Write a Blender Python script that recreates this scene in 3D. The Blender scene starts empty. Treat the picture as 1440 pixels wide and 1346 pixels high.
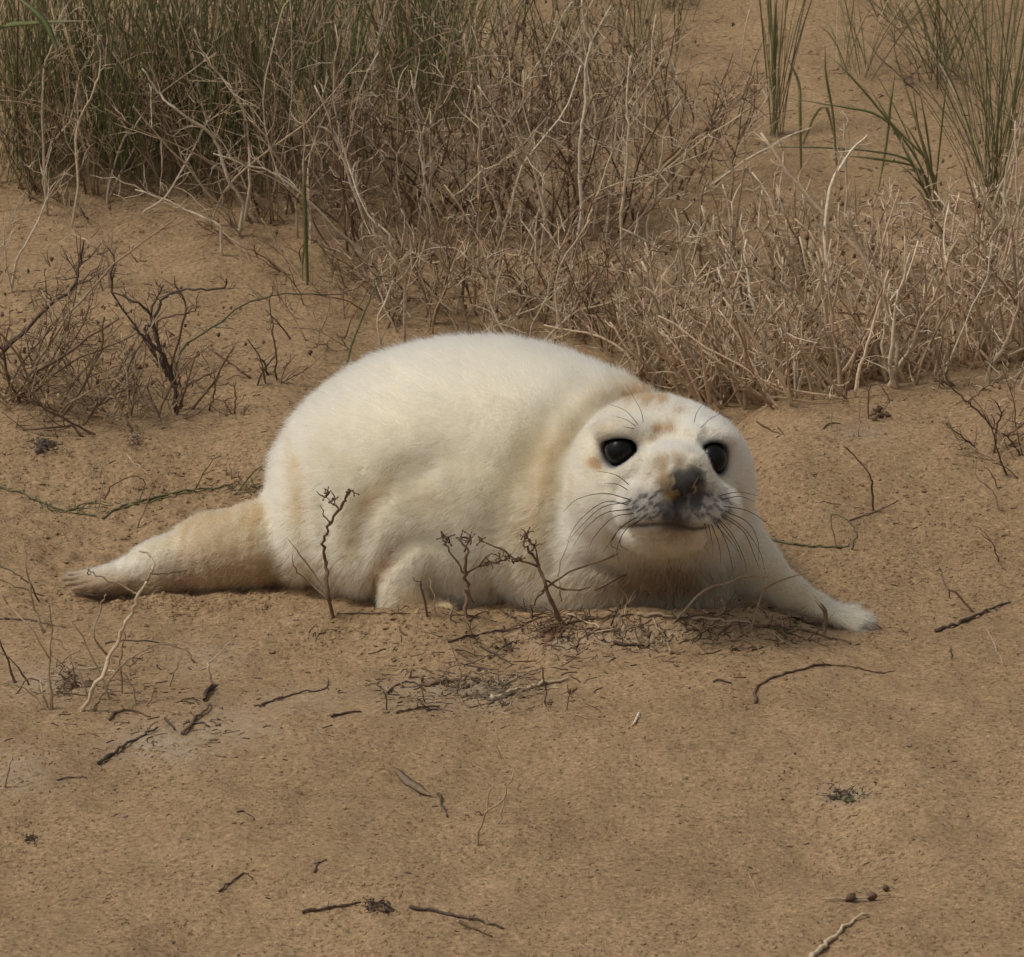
import bpy, math, random
import numpy as np
random.seed(11); rng = np.random.default_rng(7)
scene = bpy.context.scene
COL = scene.collection
R = math.radians

# ------------------------------------------------------------------ camera
DIST, DEP, FPX = 8.0, R(17.0), 8000.0
AX = DEP - math.atan(177.0/FPX)                       # depression of the optical axis
CAM = np.array([0.0, -DIST*math.cos(DEP), DIST*math.sin(DEP)])
cd = bpy.data.cameras.new('camera'); cam = bpy.data.objects.new('camera', cd); COL.objects.link(cam)
cam.location = CAM; cam.rotation_euler = (R(90)-AX, 0, 0)
cd.sensor_fit = 'HORIZONTAL'; cd.sensor_width = 36.0; cd.lens = FPX/1440*36.0
cd.clip_start = 0.1; cd.clip_end = 3000
cd.dof.use_dof = True; cd.dof.focus_distance = 7.85; cd.dof.aperture_fstop = 32
scene.camera = cam

# ------------------------------------------------------------------ light
SUN_EL, SUN_AZ = 57.0, -103.0      # azimuth of the sun seen from the seal, measured clockwise from +Y
w = bpy.data.worlds.new('World'); scene.world = w; w.use_nodes = True
nt = w.node_tree; bg = nt.nodes['Background']
sky = nt.nodes.new('ShaderNodeTexSky'); sky.sky_type = 'NISHITA'; sky.sun_disc = False
sky.sun_elevation = R(SUN_EL); sky.sun_rotation = R(SUN_AZ)
sky.dust_density = 4.0; sky.air_density = 1.0; sky.ozone_density = 0.6
hs = nt.nodes.new('ShaderNodeHueSaturation'); hs.inputs['Saturation'].default_value = 0.12   # thin cloud
nt.links.new(sky.outputs[0], hs.inputs['Color']); nt.links.new(hs.outputs[0], bg.inputs[0])
bg.inputs[1].default_value = 0.085
sl = bpy.data.lights.new('sun', 'SUN'); sl.energy = 1.5; sl.angle = R(11); sl.color = (1.0, 0.92, 0.80)
so = bpy.data.objects.new('sun', sl); COL.objects.link(so)
_e, _a = R(SUN_EL), R(SUN_AZ)
sdir = np.array([math.cos(_e)*math.sin(_a), math.cos(_e)*math.cos(_a), math.sin(_e)])   # towards the sun
from mathutils import Vector
so.rotation_euler = Vector(sdir).to_track_quat('Z', 'Y').to_euler()
so.location = (-3, -4, 6)
vs = scene.view_settings; vs.view_transform = 'Standard'; vs.look = 'None'; vs.gamma = 1; vs.use_curve_mapping = False
vs.exposure = 0.0
cy = scene.cycles
cy.max_bounces = 10; cy.diffuse_bounces = 3; cy.glossy_bounces = 4; cy.transmission_bounces = 8; cy.transparent_max_bounces = 8
cy.use_denoising = True; cy.denoiser = 'OPENIMAGEDENOISE'; cy.denoising_input_passes = 'RGB_ALBEDO_NORMAL'; cy.denoising_prefilter = 'ACCURATE'
cy.caustics_reflective = False; cy.caustics_refractive = False

# ------------------------------------------------------------------ projection helpers (photo pixels <-> places)
_r = np.array([1.0, 0, 0]); _f = np.array([0, math.cos(AX), -math.sin(AX)]); _u = np.array([0, math.sin(AX), math.cos(AX)])
def ray(px, py):
    d = _f + _r*((px-720)/FPX) + _u*((673-py)/FPX)
    return d/np.linalg.norm(d)
def V(px, py, y):
    d = ray(px, py); t = (y-CAM[1])/d[1]
    return CAM + d*t
def project(P):
    q = np.asarray(P)-CAM
    z = q@_f
    return 720+FPX*(q@_r)/z, 673-FPX*(q@_u)/z

# ------------------------------------------------------------------ noise and terrain
def _hash(ix, iy, s):
    n = (ix.astype(np.int64)*374761393 + iy.astype(np.int64)*668265263 + s*982451653) & 0x7fffffff
    n = ((n ^ (n >> 13))*1274126177) & 0x7fffffff
    return ((n ^ (n >> 16)) & 0xffff)/65535.0
def vnoise(x, y, s=0):
    ix = np.floor(x); iy = np.floor(y); fx = x-ix; fy = y-iy
    fx = fx*fx*fx*(fx*(fx*6-15)+10); fy = fy*fy*fy*(fy*(fy*6-15)+10)
    a = _hash(ix, iy, s); b = _hash(ix+1, iy, s); c = _hash(ix, iy+1, s); d = _hash(ix+1, iy+1, s)
    return (a*(1-fx)+b*fx)*(1-fy)+(c*(1-fx)+d*fx)*fy*1.0 - 0.5
def sst(a, b, x):
    t = np.clip((x-a)/(b-a), 0, 1); return t*t*(3-2*t)
def gz(x, y):
    x = np.asarray(x, float); y = np.asarray(y, float)
    z = 0.0*x
    wob = 0.06*vnoise(x*2.3, y*2.3, 3)
    # lip of sand in front of the pup and the broad foreground swell
    z = z + (0.033+0.014*np.exp(-((x-.2)/.18)**2)+0.05*vnoise(x*7, y*3, 12)*sst(.3, .0, np.abs(x-.05)-.2))*np.exp(-((y+0.150+0.12*np.maximum(x, 0)+0.3*wob)/0.055)**2)*sst(-0.42, -0.2, x)*(1-sst(0.32, 0.48, x))
    z = z + 0.02*np.exp(-((y+0.62+0.5*wob)/0.24)**2)*sst(-1.2, -0.2, x+0.3)
    z = z - 0.035*sst(-0.5, -1.6, y)
    # bank left behind the hind flippers
    L = 1-sst(-0.38, -0.05, x)
    z = z + L*0.05*sst(0.55, 0.72, y+wob)
    # mound on the right, its back side dropping away
    M = sst(0.18, 0.46, x)
    crest = 0.66+0.30*(x-0.3)+0.4*wob
    z = z + M*(0.125+0.02*(x-0.3))*sst(-0.05, 0.66, y)*(1-sst(crest, crest+0.20, y))
    # ground rising into the dune behind
    z = z + 0.13*np.maximum(0, y-0.9)*(1-sst(5.5, 9.0, y)) + 0.75*sst(5.5, 9.0, y)
    T = 1-sst(-0.6, 0.1, x)
    z = z + T*0.05*sst(1.75, 1.95, y+wob)
    # relief
    near = 1-sst(4, 8, np.abs(y))
    z = z + near*(0.028*vnoise(x*3.1, y*3.1, 1)+0.020*vnoise(x*8.3, y*5.3, 2)+0.0034*vnoise(x*24, y*15, 4))
    rough = 0.25+0.75*(sst(-0.15, 0.1, y)*(1-sst(0.4, 0.75, y))*(1-sst(-0.3, 0.0, x)) + 0.5*np.exp(-((y+0.2)/0.12)**2)*np.exp(-((x-0.15)/0.4)**2))
    z = z + near*rough*(0.011*vnoise(x*42, y*30, 5)+0.006*vnoise(x*95, y*70, 6))
    z = z + 0.6*sst(20, 60, np.hypot(x, y))*vnoise(x*0.05, y*0.05, 8)*2
    # dents and scuffs in the foreground
    for (dx, dy, rx, ry, dp) in ((.10, -.95, .055, .03, -.008), (-.55, -1.2, .12, .035, -.006), (-.30, -.80, .16, .05, -.006), (.42, -1.05, .14, .05, -.007), (-.12, -1.35, .10, .04, -.005), (.55, -.55, .12, .06, -.007), (-.45, -.45, .10, .05, .007), (.05, -.36, .22, .035, .008), (-.35, -.55, .20, .03, .006)):
        z = z + dp*np.exp(-((x-dx)/rx)**2-((y-dy+.3*wob)/ry)**2)
    z = z + near*0.0075*vnoise(x*13, y*7, 9)
    return z
_GX0, _GY0, _GS = -1.4, -2.1, 0.005
_gx = np.arange(_GX0, 1.4, _GS); _gy = np.arange(_GY0, 6.2, _GS)
_HG = gz(*np.meshgrid(_gx, _gy))
def gzf(x, y):                                            # quick look-up of the same terrain
    fx = np.clip((np.asarray(x)-_GX0)/_GS, 0, len(_gx)-1.001); fy = np.clip((np.asarray(y)-_GY0)/_GS, 0, len(_gy)-1.001)
    ix = fx.astype(int); iy = fy.astype(int); fx = fx-ix; fy = fy-iy
    return (_HG[iy, ix]*(1-fx)+_HG[iy, ix+1]*fx)*(1-fy)+(_HG[iy+1, ix]*(1-fx)+_HG[iy+1, ix+1]*fx)*fy
_TS = np.arange(5.6, 14.0, 0.03)
def G(px, py, lift=0.0):
    d = ray(px, py)
    for ts in (_TS, None, None):
        if ts is None: ts = np.linspace(a, b, 9)
        below = (CAM[2]+d[2]*ts) < gzf(CAM[0]+d[0]*ts, CAM[1]+d[1]*ts)
        i = int(np.argmax(below)) if below.any() else len(ts)-1
        a, b = ts[max(i-1, 0)], ts[i]
    q = CAM+d*b; q[2] += lift
    return q

# ------------------------------------------------------------------ object helpers
def tag(o, label=None, cat=None, group=None, kind=None):
    if label: o['label'] = label
    if cat: o['category'] = cat
    if group: o['group'] = group
    if kind: o['kind'] = kind
    return o
def empty(name, loc, label, cat, group=None):
    o = bpy.data.objects.new(name, None); COL.objects.link(o); o.location = loc; o.empty_display_size = 0.02
    return tag(o, label, cat, group)
def link(name, me, parent=None):
    o = bpy.data.objects.new(name, me); COL.objects.link(o)
    if parent is not None:
        o.parent = parent
        o.location = -Vector(parent.location) if parent.parent is None else (0, 0, 0)
    return o
def mesh_np(name, v, f, smooth=True):
    me = bpy.data.meshes.new(name)
    v = np.asarray(v, np.float32); f = np.asarray(f, np.int32); k = f.shape[1]
    me.vertices.add(len(v)); me.vertices.foreach_set('co', v.ravel())
    me.loops.add(f.size); me.loops.foreach_set('vertex_index', f.ravel())
    me.polygons.add(len(f)); me.polygons.foreach_set('loop_start', np.arange(0, f.size, k, dtype=np.int32))
    me.polygons.foreach_set('loop_total', np.full(len(f), k, np.int32))
    me.polygons.foreach_set('use_smooth', np.full(len(f), smooth))
    me.update(calc_edges=True); me.validate()
    return me
def set_col(me, col):
    a = me.color_attributes.new('col', 'FLOAT_COLOR', 'POINT')
    c = np.ones((len(me.vertices), 4), np.float32); c[:, :3] = col
    a.data.foreach_set('color', c.ravel())

# ------------------------------------------------------------------ materials
def mat(name):
    m = bpy.data.materials.new(name); m.use_nodes = True
    n = m.node_tree.nodes; b = n['Principled BSDF']
    return m, m.node_tree, n, m.node_tree.links, b
def noise(n, l, vec, scale, detail=3, rough=0.6):
    t = n.new('ShaderNodeTexNoise'); t.inputs['Scale'].default_value = scale
    t.inputs['Detail'].default_value = detail; t.inputs['Roughness'].default_value = rough
    l.new(vec, t.inputs['Vector']); return t
def ramp(n, l, fac, stops):
    r = n.new('ShaderNodeValToRGB'); e = r.color_ramp.elements
    while len(e) < len(stops): e.new(0.5)
    for k, (p, c) in enumerate(stops):
        e[k].position = p; e[k].color = (*c, 1) if len(c) == 3 else c
    l.new(fac, r.inputs[0]); return r
def mixc(n, l, fac, a, b, mode='MIX'):
    m = n.new('ShaderNodeMix'); m.data_type = 'RGBA'; m.blend_type = mode
    for sock, val in ((m.inputs[0], fac), (m.inputs[6], a), (m.inputs[7], b)):
        if hasattr(val, 'type') and hasattr(val, 'node'): l.new(val, sock)
        elif isinstance(val, (int, float)): sock.default_value = val
        else: sock.default_value = (*val, 1)
    return m.outputs[2]

def sand_material():
    m, t, n, l, b = mat('sand')
    g = n.new('ShaderNodeNewGeometry'); pos = g.outputs['Position']
    n1 = noise(n, l, pos, 3.0, 4); n2 = noise(n, l, pos, 55, 4, 0.7); n3 = noise(n, l, pos, 150, 4, 0.75); n4 = noise(n, l, pos, 14, 4)
    base = ramp(n, l, n1.outputs[0], [(0.3, (0.325, 0.220, 0.123)), (0.7, (0.395, 0.270, 0.154))]).outputs[0]
    c = mixc(n, l, 1.0, base, ramp(n, l, n2.outputs[0], [(0.30, (0.86, 0.85, 0.84)), (0.5, (1, 1, 1)), (0.75, (1.06, 1.06, 1.06))]).outputs[0], 'MULTIPLY')
    c = mixc(n, l, 1.0, c, ramp(n, l, n3.outputs[0], [(0.32, (0.36, 0.33, 0.30)), (0.44, (0.88, 0.87, 0.86)), (0.56, (1.04, 1.04, 1.04)), (0.68, (1.50, 1.50, 1.48))]).outputs[0], 'MULTIPLY')
    c = mixc(n, l, 1.0, c, ramp(n, l, n4.outputs[0], [(0.3, (0.88, 0.87, 0.86)), (0.6, (1, 1, 1))]).outputs[0], 'MULTIPLY')
    at = n.new('ShaderNodeAttribute'); at.attribute_name = 'col'
    sep = n.new('ShaderNodeSeparateColor'); l.new(at.outputs['Color'], sep.inputs[0])
    n5 = noise(n, l, pos, 60, 4, 0.7)
    mul = n.new('ShaderNodeMath'); mul.operation = 'MULTIPLY'; l.new(sep.outputs[0], mul.inputs[0])
    l.new(ramp(n, l, n5.outputs[0], [(0.35, (0, 0, 0)), (0.6, (1, 1, 1))]).outputs[0], mul.inputs[1])
    c = mixc(n, l, mul.outputs[0], c, (0.40, 0.335, 0.26))
    l.new(c, b.inputs['Base Color']); b.inputs['Roughness'].default_value = 0.95; b.inputs['Specular IOR Level'].default_value = 0.15
    bp = n.new('ShaderNodeBump'); bp.inputs['Strength'].default_value = 0.75; bp.inputs['Distance'].default_value = 0.004
    l.new(n2.outputs[0], bp.inputs['Height'])
    bp2 = n.new('ShaderNodeBump'); bp2.inputs['Strength'].default_value = 0.8; bp2.inputs['Distance'].default_value = 0.0038
    l.new(n3.outputs[0], bp2.inputs['Height']); l.new(bp.outputs[0], bp2.inputs['Normal'])
    l.new(bp2.outputs[0], b.inputs['Normal'])
    return m
def plant_material(name='dry_stem', rough=0.75, spec=0.25, scale=160, var=(0.62, 1.2)):
    m, t, n, l, b = mat(name)
    at = n.new('ShaderNodeAttribute'); at.attribute_name = 'col'
    g = n.new('ShaderNodeNewGeometry')
    n1 = noise(n, l, g.outputs['Position'], scale, 4, 0.7)
    c = mixc(n, l, 1.0, at.outputs['Color'], ramp(n, l, n1.outputs[0], [(0.3, (var[0],)*3), (0.7, (var[1],)*3)]).outputs[0], 'MULTIPLY')
    l.new(c, b.inputs['Base Color']); b.inputs['Roughness'].default_value = rough; b.inputs['Specular IOR Level'].default_value = spec
    bp = n.new('ShaderNodeBump'); bp.inputs['Strength'].default_value = 0.4; bp.inputs['Distance'].default_value = 0.0008
    l.new(n1.outputs[0], bp.inputs['Height']); l.new(bp.outputs[0], b.inputs['Normal'])
    return m
M_SAND = sand_material()
M_STEM = plant_material()
M_GRASS = plant_material('grass_blade', 0.5, 0.4, 60, (0.75, 1.15))

# ------------------------------------------------------------------ ground sheet
def axis(lo, hi, step, far, grow=1.16):
    a = list(np.arange(lo, hi+1e-6, step)); s = step; x = a[-1]
    while x < far: s *= grow; x += s; a.append(x)
    s = step; x = a[0]; pre = []
    while x > -far: s *= grow; x -= s; pre.append(x)
    return np.array(pre[::-1]+a)
xs = axis(-0.95, 0.95, 0.0065, 400); ys = axis(-1.75, 3.1, 0.0085, 400)
X, Y = np.meshgrid(xs, ys); Z = gz(X, Y)
nx, ny = len(xs), len(ys)
idx = np.arange(nx*ny).reshape(ny, nx)
quads = np.stack([idx[:-1, :-1], idx[:-1, 1:], idx[1:, 1:], idx[1:, :-1]], -1).reshape(-1, 4)
gme = mesh_np('sand', np.stack([X, Y, Z], -1).reshape(-1, 3), quads)
gme.materials.append(M_SAND)
gpx, gpy = project(np.stack([X, Y, Z], -1).reshape(-1, 3))
stain = np.zeros(len(gpx))
for (sx, sy, rx, ry, a) in [(235, 1045, 75, 30, .75), (330, 1020, 60, 30, .5), (430, 985, 80, 18, .4), (640, 975, 110, 28, .5), (800, 900, 110, 22, .45), (900, 895, 60, 20, .6),
                            (20, 1085, 50, 30, .7), (290, 925, 60, 25, .4), (70, 960, 60, 30, .5), (1160, 860, 40, 20, .3), (1210, 610, 40, 14, .4), (1190, 1120, 40, 16, .5)]:
    stain = np.maximum(stain, a*np.exp(-((gpx-sx)/rx)**2-((gpy-sy)/ry)**2))
set_col(gme, np.stack([stain, stain*0, stain*0], -1))
ground = link('sand_ground', gme); tag(ground, kind='structure')
# ================================================================== the seal pup
def ell(P, c, r):
    q = P-np.asarray(c, np.float32); r = np.asarray(r, np.float32)
    k0 = np.sqrt(((q/r)**2).sum(-1)); k1 = np.sqrt(((q/(r*r))**2).sum(-1))+1e-9
    return k0*(k0-1)/k1
HU = _r.copy(); HV = _u.copy(); HW = -_f            # head axes: right, up and towards the viewer the pup looks at
HEAD = V(930, 668, -0.135)
HM = np.stack([HU, HV, HW], 1).astype(np.float32)
def hpt(u, v, w): return HEAD + (HU*u+HV*v+HW*w)*0.001*0.98
def ellh(P, uvw, r):
    q = (P-hpt(*uvw).astype(np.float32))@HM; r = np.asarray(r, np.float32)*0.001*0.98
    k0 = np.sqrt(((q/r)**2).sum(-1)); k1 = np.sqrt(((q/(r*r))**2).sum(-1))+1e-9
    return k0*(k0-1)/k1
def cone(P, a, b, ra, rb):
    a = np.asarray(a, np.float32); b = np.asarray(b, np.float32); ab = b-a
    t = np.clip(((P-a)@ab)/float(ab@ab), 0, 1)
    return np.sqrt((((P-a)-t[..., None]*ab)**2).sum(-1))-(ra+(rb-ra)*t)
def smin(a, b, k):
    h = np.maximum(k-np.abs(a-b), 0)/k
    return np.minimum(a, b)-h*h*k*0.25
def chain(P, pts, k=0.015):
    d = None
    for (a, ra), (b, rb) in zip(pts[:-1], pts[1:]):
        e = cone(P, a, b, ra, rb); d = e if d is None else smin(d, e, k)
    return d
HIND = [(V(395, 765, 0.11), .068), (V(300, 779, 0.095), .055), (V(222, 803, 0.075), .039), (V(150, 818, 0.06), .018), (V(104, 826, 0.05), .006)]
HIND2 = [(V(395, 762, 0.20), .062), (V(300, 775, 0.17), .044), (V(225, 795, 0.13), .034), (V(160, 812, 0.10), .016)]
FORE_R = [(V(1012, 745, -0.045), .055), (V(1064, 800, -0.080), .035), (V(1108, 832, -0.100), .0225), (V(1150, 853, -0.112), .0155), (V(1172, 863, -0.118), .010)]
FORE_L = [(V(636, 750, -0.010), .055), (V(592, 784, -0.034), .036), (V(562, 815, -0.050), .031), (V(566, 842, -0.062), .026), (V(625, 862, -0.075), .016)]
def d_body(P):
    d = ell(P, (-0.050, .150, .160), (.256, .203, .172))
    d = smin(d, ell(P, (-0.180, .135, .118), (.153, .178, .136)), .06)
    d = smin(d, ell(P, (0.085, .085, .142), (.205, .185, .135)), .07)
    d = smin(d, ell(P, (-0.05, .10, .075), (.285, .165, .10)), .05)
    d = smin(d, ell(P, (0.165, .00, .115), (.155, .150, .125)), .06)
    d = smin(d, ell(P, V(645, 742, 0.03), (.105, .085, .092)), .04)
    d = smin(d, ell(P, V(898, 800, -0.055), (.155, .088, .082)), .05)
    return d
def d_head(P):
    d = ellh(P, (-6, 2, -25), (122, 108, 112))
    d = smin(d, ellh(P, (54, 14, 14), (62, 58, 60)), .03)
    d = smin(d, ellh(P, (-66, -34, 0), (58, 54, 64)), .04)
    d = smin(d, ellh(P, (66, -32, -4), (54, 58, 60)), .04)
    d = smin(d, ellh(P, (-12, -92, -46), (92, 52, 66)), .05)
    d = smin(d, ellh(P, (18, -34, 84), (70, 52, 62)), .035)
    d = smin(d, ellh(P, (18, 16, 106), (40, 27, 52)), .03)
    d = smin(d, ellh(P, (2, -84, 66), (52, 24, 34)), .026)
    d = smin(d, ellh(P, (-17, -48, 124), (49, 35, 38)), .014)
    d = smin(d, ellh(P, (60, -46, 120), (44, 37, 38)), .014)
    d = smin(d, ellh(P, (26, -6, 148), (36, 25, 28)), .012)
    d = smin(d, ellh(P, (-60, 60, 66), (36, 18, 26)), .03)
    d = smin(d, ellh(P, (64, 50, 64), (34, 18, 26)), .03)
    return d
def d_base(P):
    d = d_body(P)
    d = smin(d, chain(P, HIND), .020); d = smin(d, chain(P, HIND2), .02)
    for k in range(4): d = smin(d, cone(P, V(175, 803+5*k, .068-.008*k), V(86+9*abs(k-1.2), 808+7*k, .066-.016*k), .010, .0030), .005)
    d = smin(d, chain(P, FORE_L), .016)
    fr = chain(P, FORE_R)
    for k in range(5):                                   # five digits spread along the front edge
        a = FORE_R[3][0]+np.array([0.004, 0.008-0.006*k, -0.003]); tip = V(1204+7*(2-abs(k-2)), 860+6.5*k, -0.108-0.009*k)
        fr = smin(fr, cone(P, a, tip, .0085, .0045), .006)
    d = smin(d, fr, .025)
    d = smin(d, d_head(P), .034)
    return d
def trace(sdf, pts):
    """where the sight lines through these photo points meet the pup"""
    D = np.array([ray(*p) for p in pts]); t = np.full(len(pts), 7.2)
    for _ in range(60):
        P = (CAM+D*t[:, None]).astype(np.float32); t = t+np.clip(sdf(P), -0.05, 0.05)*0.85
    return CAM+D*t[:, None]
def grad(sdf, P, e=0.002):
    g = np.stack([sdf((P+np.eye(3)[k]*e).astype(np.float32))-sdf((P-np.eye(3)[k]*e).astype(np.float32)) for k in range(3)], -1)
    return g/(np.linalg.norm(g, axis=-1, keepdims=True)+1e-9)
def resample(pts, n):
    pts = np.asarray(pts, float); s = np.r_[0, np.cumsum(np.linalg.norm(np.diff(pts, axis=0), axis=1))]
    q = np.linspace(0, s[-1], n); return np.stack([np.interp(q, s, pts[:, k]) for k in range(pts.shape[1])], -1)
GROOVES = []   # (3-D polyline, depth, width)
def groove(poly, A, s, n=None):
    p = resample(poly, n or max(3, int(len(poly)*4))); GROOVES.append((trace(d_base, p).astype(np.float32), A, s))
groove([(418, 600), (424, 700), (432, 780), (450, 840)], .015, .016)
groove([(452, 700), (462, 780), (480, 830)], .011, .014)
groove([(498, 760), (512, 715), (540, 680), (600, 652)], .020, .018)
groove([(524, 842), (533, 802), (552, 772), (590, 752), (640, 768), (690, 815)], .020, .012)
groove([(640, 815), (690, 830), (720, 845)], .016, .014)
groove([(604, 800), (612, 845)], .016, .012)
groove([(880, 556), (825, 588), (790, 640), (778, 720), (770, 800)], .020, .020)
groove([(820, 530), (765, 585), (738, 650), (728, 720)], .008, .022)
groove([(860, 800), (820, 790), (790, 805)], .008, .014)
groove([(735, 640), (705, 690), (690, 740)], .009, .018)
groove([(640, 630), (700, 665), (735, 680)], .008, .013)
groove([(560, 560), (620, 600), (640, 620)], .006, .02)
groove([(470, 620), (500, 640), (520, 680)], .006, .018)
groove([(376, 700), (380, 760), (392, 830)], .010, .012)
MOUTH = [(874, 740), (895, 739), (920, 738), (945, 737), (957, 741), (975, 744), (992, 742)]
groove(MOUTH, .010, .0046, 40)
groove([(953, 702), (953, 738)], .005, .0035)
groove([(944, 672), (948, 684), (955, 694)], .010, .0040); groove([(974, 694), (982, 684), (986, 672)], .010, .0040)
groove([(1022, 690), (1030, 735)], .004, .008)
EYES = []
for (ex, ey) in ((871, 634), (1004, 645)):
    s = trace(d_base, [(ex, ey)]); nrm = grad(d_base, s); nq = nrm[0]*0.45+HW*0.55; nq /= np.linalg.norm(nq); EYES.append((s[0]-nq*0.0095, nq))
LIDS = []
for la, lb_ in (((866, 672), (906, 645)), ((1002, 690), (978, 650))):
    t2 = trace(d_base, [la, lb_])-HW*0.0045; LIDS.append(t2.astype(np.float32))
def d_full(P):
    d = d_base(P)
    for pts, A, s in GROOVES:
        lo = pts.min(0)-3*s; hi = pts.max(0)+3*s
        m = ((P > lo) & (P < hi)).all(-1) & (np.abs(d) < 0.06)
        if m.any():
            q = P[m]; best = np.full(len(q), 9.0, np.float32)
            for k in range(len(pts)-1):
                best = np.minimum(best, cone(q, pts[k], pts[k+1], 0, 0))
            dm = d[m]; dm += A*np.exp(-(best/s)**2); d[m] = dm
    for c, nrm in EYES:
        qh = (P-c.astype(np.float32))@HM; e = 0.0230-np.sqrt((qh[..., 0]*.93-qh[..., 1]*.10)**2+(qh[..., 1]*1.04)**2+qh[..., 2]**2)
        h = np.maximum(0.006-np.abs(e-d), 0)/0.006; d = np.maximum(d, e)+h*h*0.006*0.25
    for t2 in LIDS: d = smin(d, cone(P, t2[0], t2[1], .0105, .0095), .008)
    return d
def surface_nets(sdf, lo, hi, h, B=6):
    lo = np.array(lo); n = np.ceil((np.array(hi)-lo)/(h*B)).astype(int); N = n*B+1
    ax = [lo[k]+(np.arange(n[k])+0.5)*B*h for k in range(3)]
    cc = np.stack(np.meshgrid(*ax, indexing='ij'), -1).reshape(-1, 3).astype(np.float32)
    dc = sdf(cc).reshape(n)
    vol = np.full(N, 1.0, np.float32)
    big = np.repeat(np.repeat(np.repeat(np.sign(dc), B, 0), B, 1), B, 2); vol[:-1, :-1, :-1] = big
    act = np.argwhere(np.abs(dc) < B*h*1.9)
    o = np.stack(np.meshgrid(*[np.arange(B+1)]*3, indexing='ij'), -1).reshape(-1, 3)
    ii = (act[:, None]*B+o).reshape(-1, 3)
    flat = np.unique(np.ravel_multi_index(ii.T, N)); ii = np.stack(np.unravel_index(flat, N), -1)
    vol.ravel()[flat] = np.concatenate([sdf((lo+q*h).astype(np.float32)) for q in np.array_split(ii, max(1, len(ii)//200000))])
    s = vol < 0
    cnt = sum(s[a:a+N[0]-1, b:b+N[1]-1, c:c+N[2]-1].astype(np.int8) for a in (0, 1) for b in (0, 1) for c in (0, 1))
    cells = np.argwhere((cnt > 0) & (cnt < 8)); vid = np.full(cnt.shape, -1, np.int64); vid[tuple(cells.T)] = np.arange(len(cells))
    acc = np.zeros((len(cells), 3)); k = np.zeros(len(cells))
    cs = [np.array(c) for c in np.ndindex(2, 2, 2)]
    for c in cs:
        for axn in range(3):
            if c[axn]: continue
            e = c.copy(); e[axn] = 1
            va = vol[tuple((cells+c).T)]; vb = vol[tuple((cells+e).T)]; m = (va < 0) != (vb < 0)
            t = va/(va-vb+1e-12); p = cells+c+(t[:, None]*(e-c)); acc[m] += p[m]; k[m] += 1
    vtx = lo+acc/k[:, None]*h
    F = []
    for axn in range(3):
        sl0 = [slice(None)]*3; sl1 = [slice(None)]*3; sl0[axn] = slice(0, -1); sl1[axn] = slice(1, None)
        ed = np.argwhere(s[tuple(sl0)] != s[tuple(sl1)])
        b1, b2 = [k2 for k2 in range(3) if k2 != axn]
        ed = ed[(ed[:, b1] > 0) & (ed[:, b2] > 0) & (ed[:, b1] < N[b1]-1) & (ed[:, b2] < N[b2]-1)]
        E1 = np.eye(3, dtype=int)[b1]; E2 = np.eye(3, dtype=int)[b2]
        q = np.stack([vid[tuple((ed-E1-E2).T)], vid[tuple((ed-E2).T)], vid[tuple(ed.T)], vid[tuple((ed-E1).T)]], -1)
        inside_first = s[tuple(ed.T)]; flip = inside_first if axn != 1 else ~inside_first
        q[~flip] = q[~flip][:, ::-1]
        F.append(q)
    F = np.concatenate(F); F = F[(F >= 0).all(1)]
    return vtx, F
H = 0.0031
sv, sf = surface_nets(d_full, (-0.66, -0.36, -0.05), (0.56, 0.40, 0.40), H, 4)
for _ in range(1):                                        # settle the vertices on the true surface
    for part in np.array_split(np.arange(len(sv)), 8):
        P = sv[part]; g = grad(d_full, P, 0.0016); sv[part] = P-g*np.clip(d_full(P.astype(np.float32)), -.003, .003)[:, None]*0.8
_fa = sv[sf]; _fn = np.cross(_fa[:, 2]-_fa[:, 0], _fa[:, 3]-_fa[:, 1]); sn = np.zeros_like(sv)
for k in range(4): np.add.at(sn, sf[:, k], _fn)
sn /= np.linalg.norm(sn, axis=1, keepdims=True)+1e-12
if (sn*(sv-sv.mean(0))).sum() < 0: sn = -sn; sf = sf[:, ::-1].copy()

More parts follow.
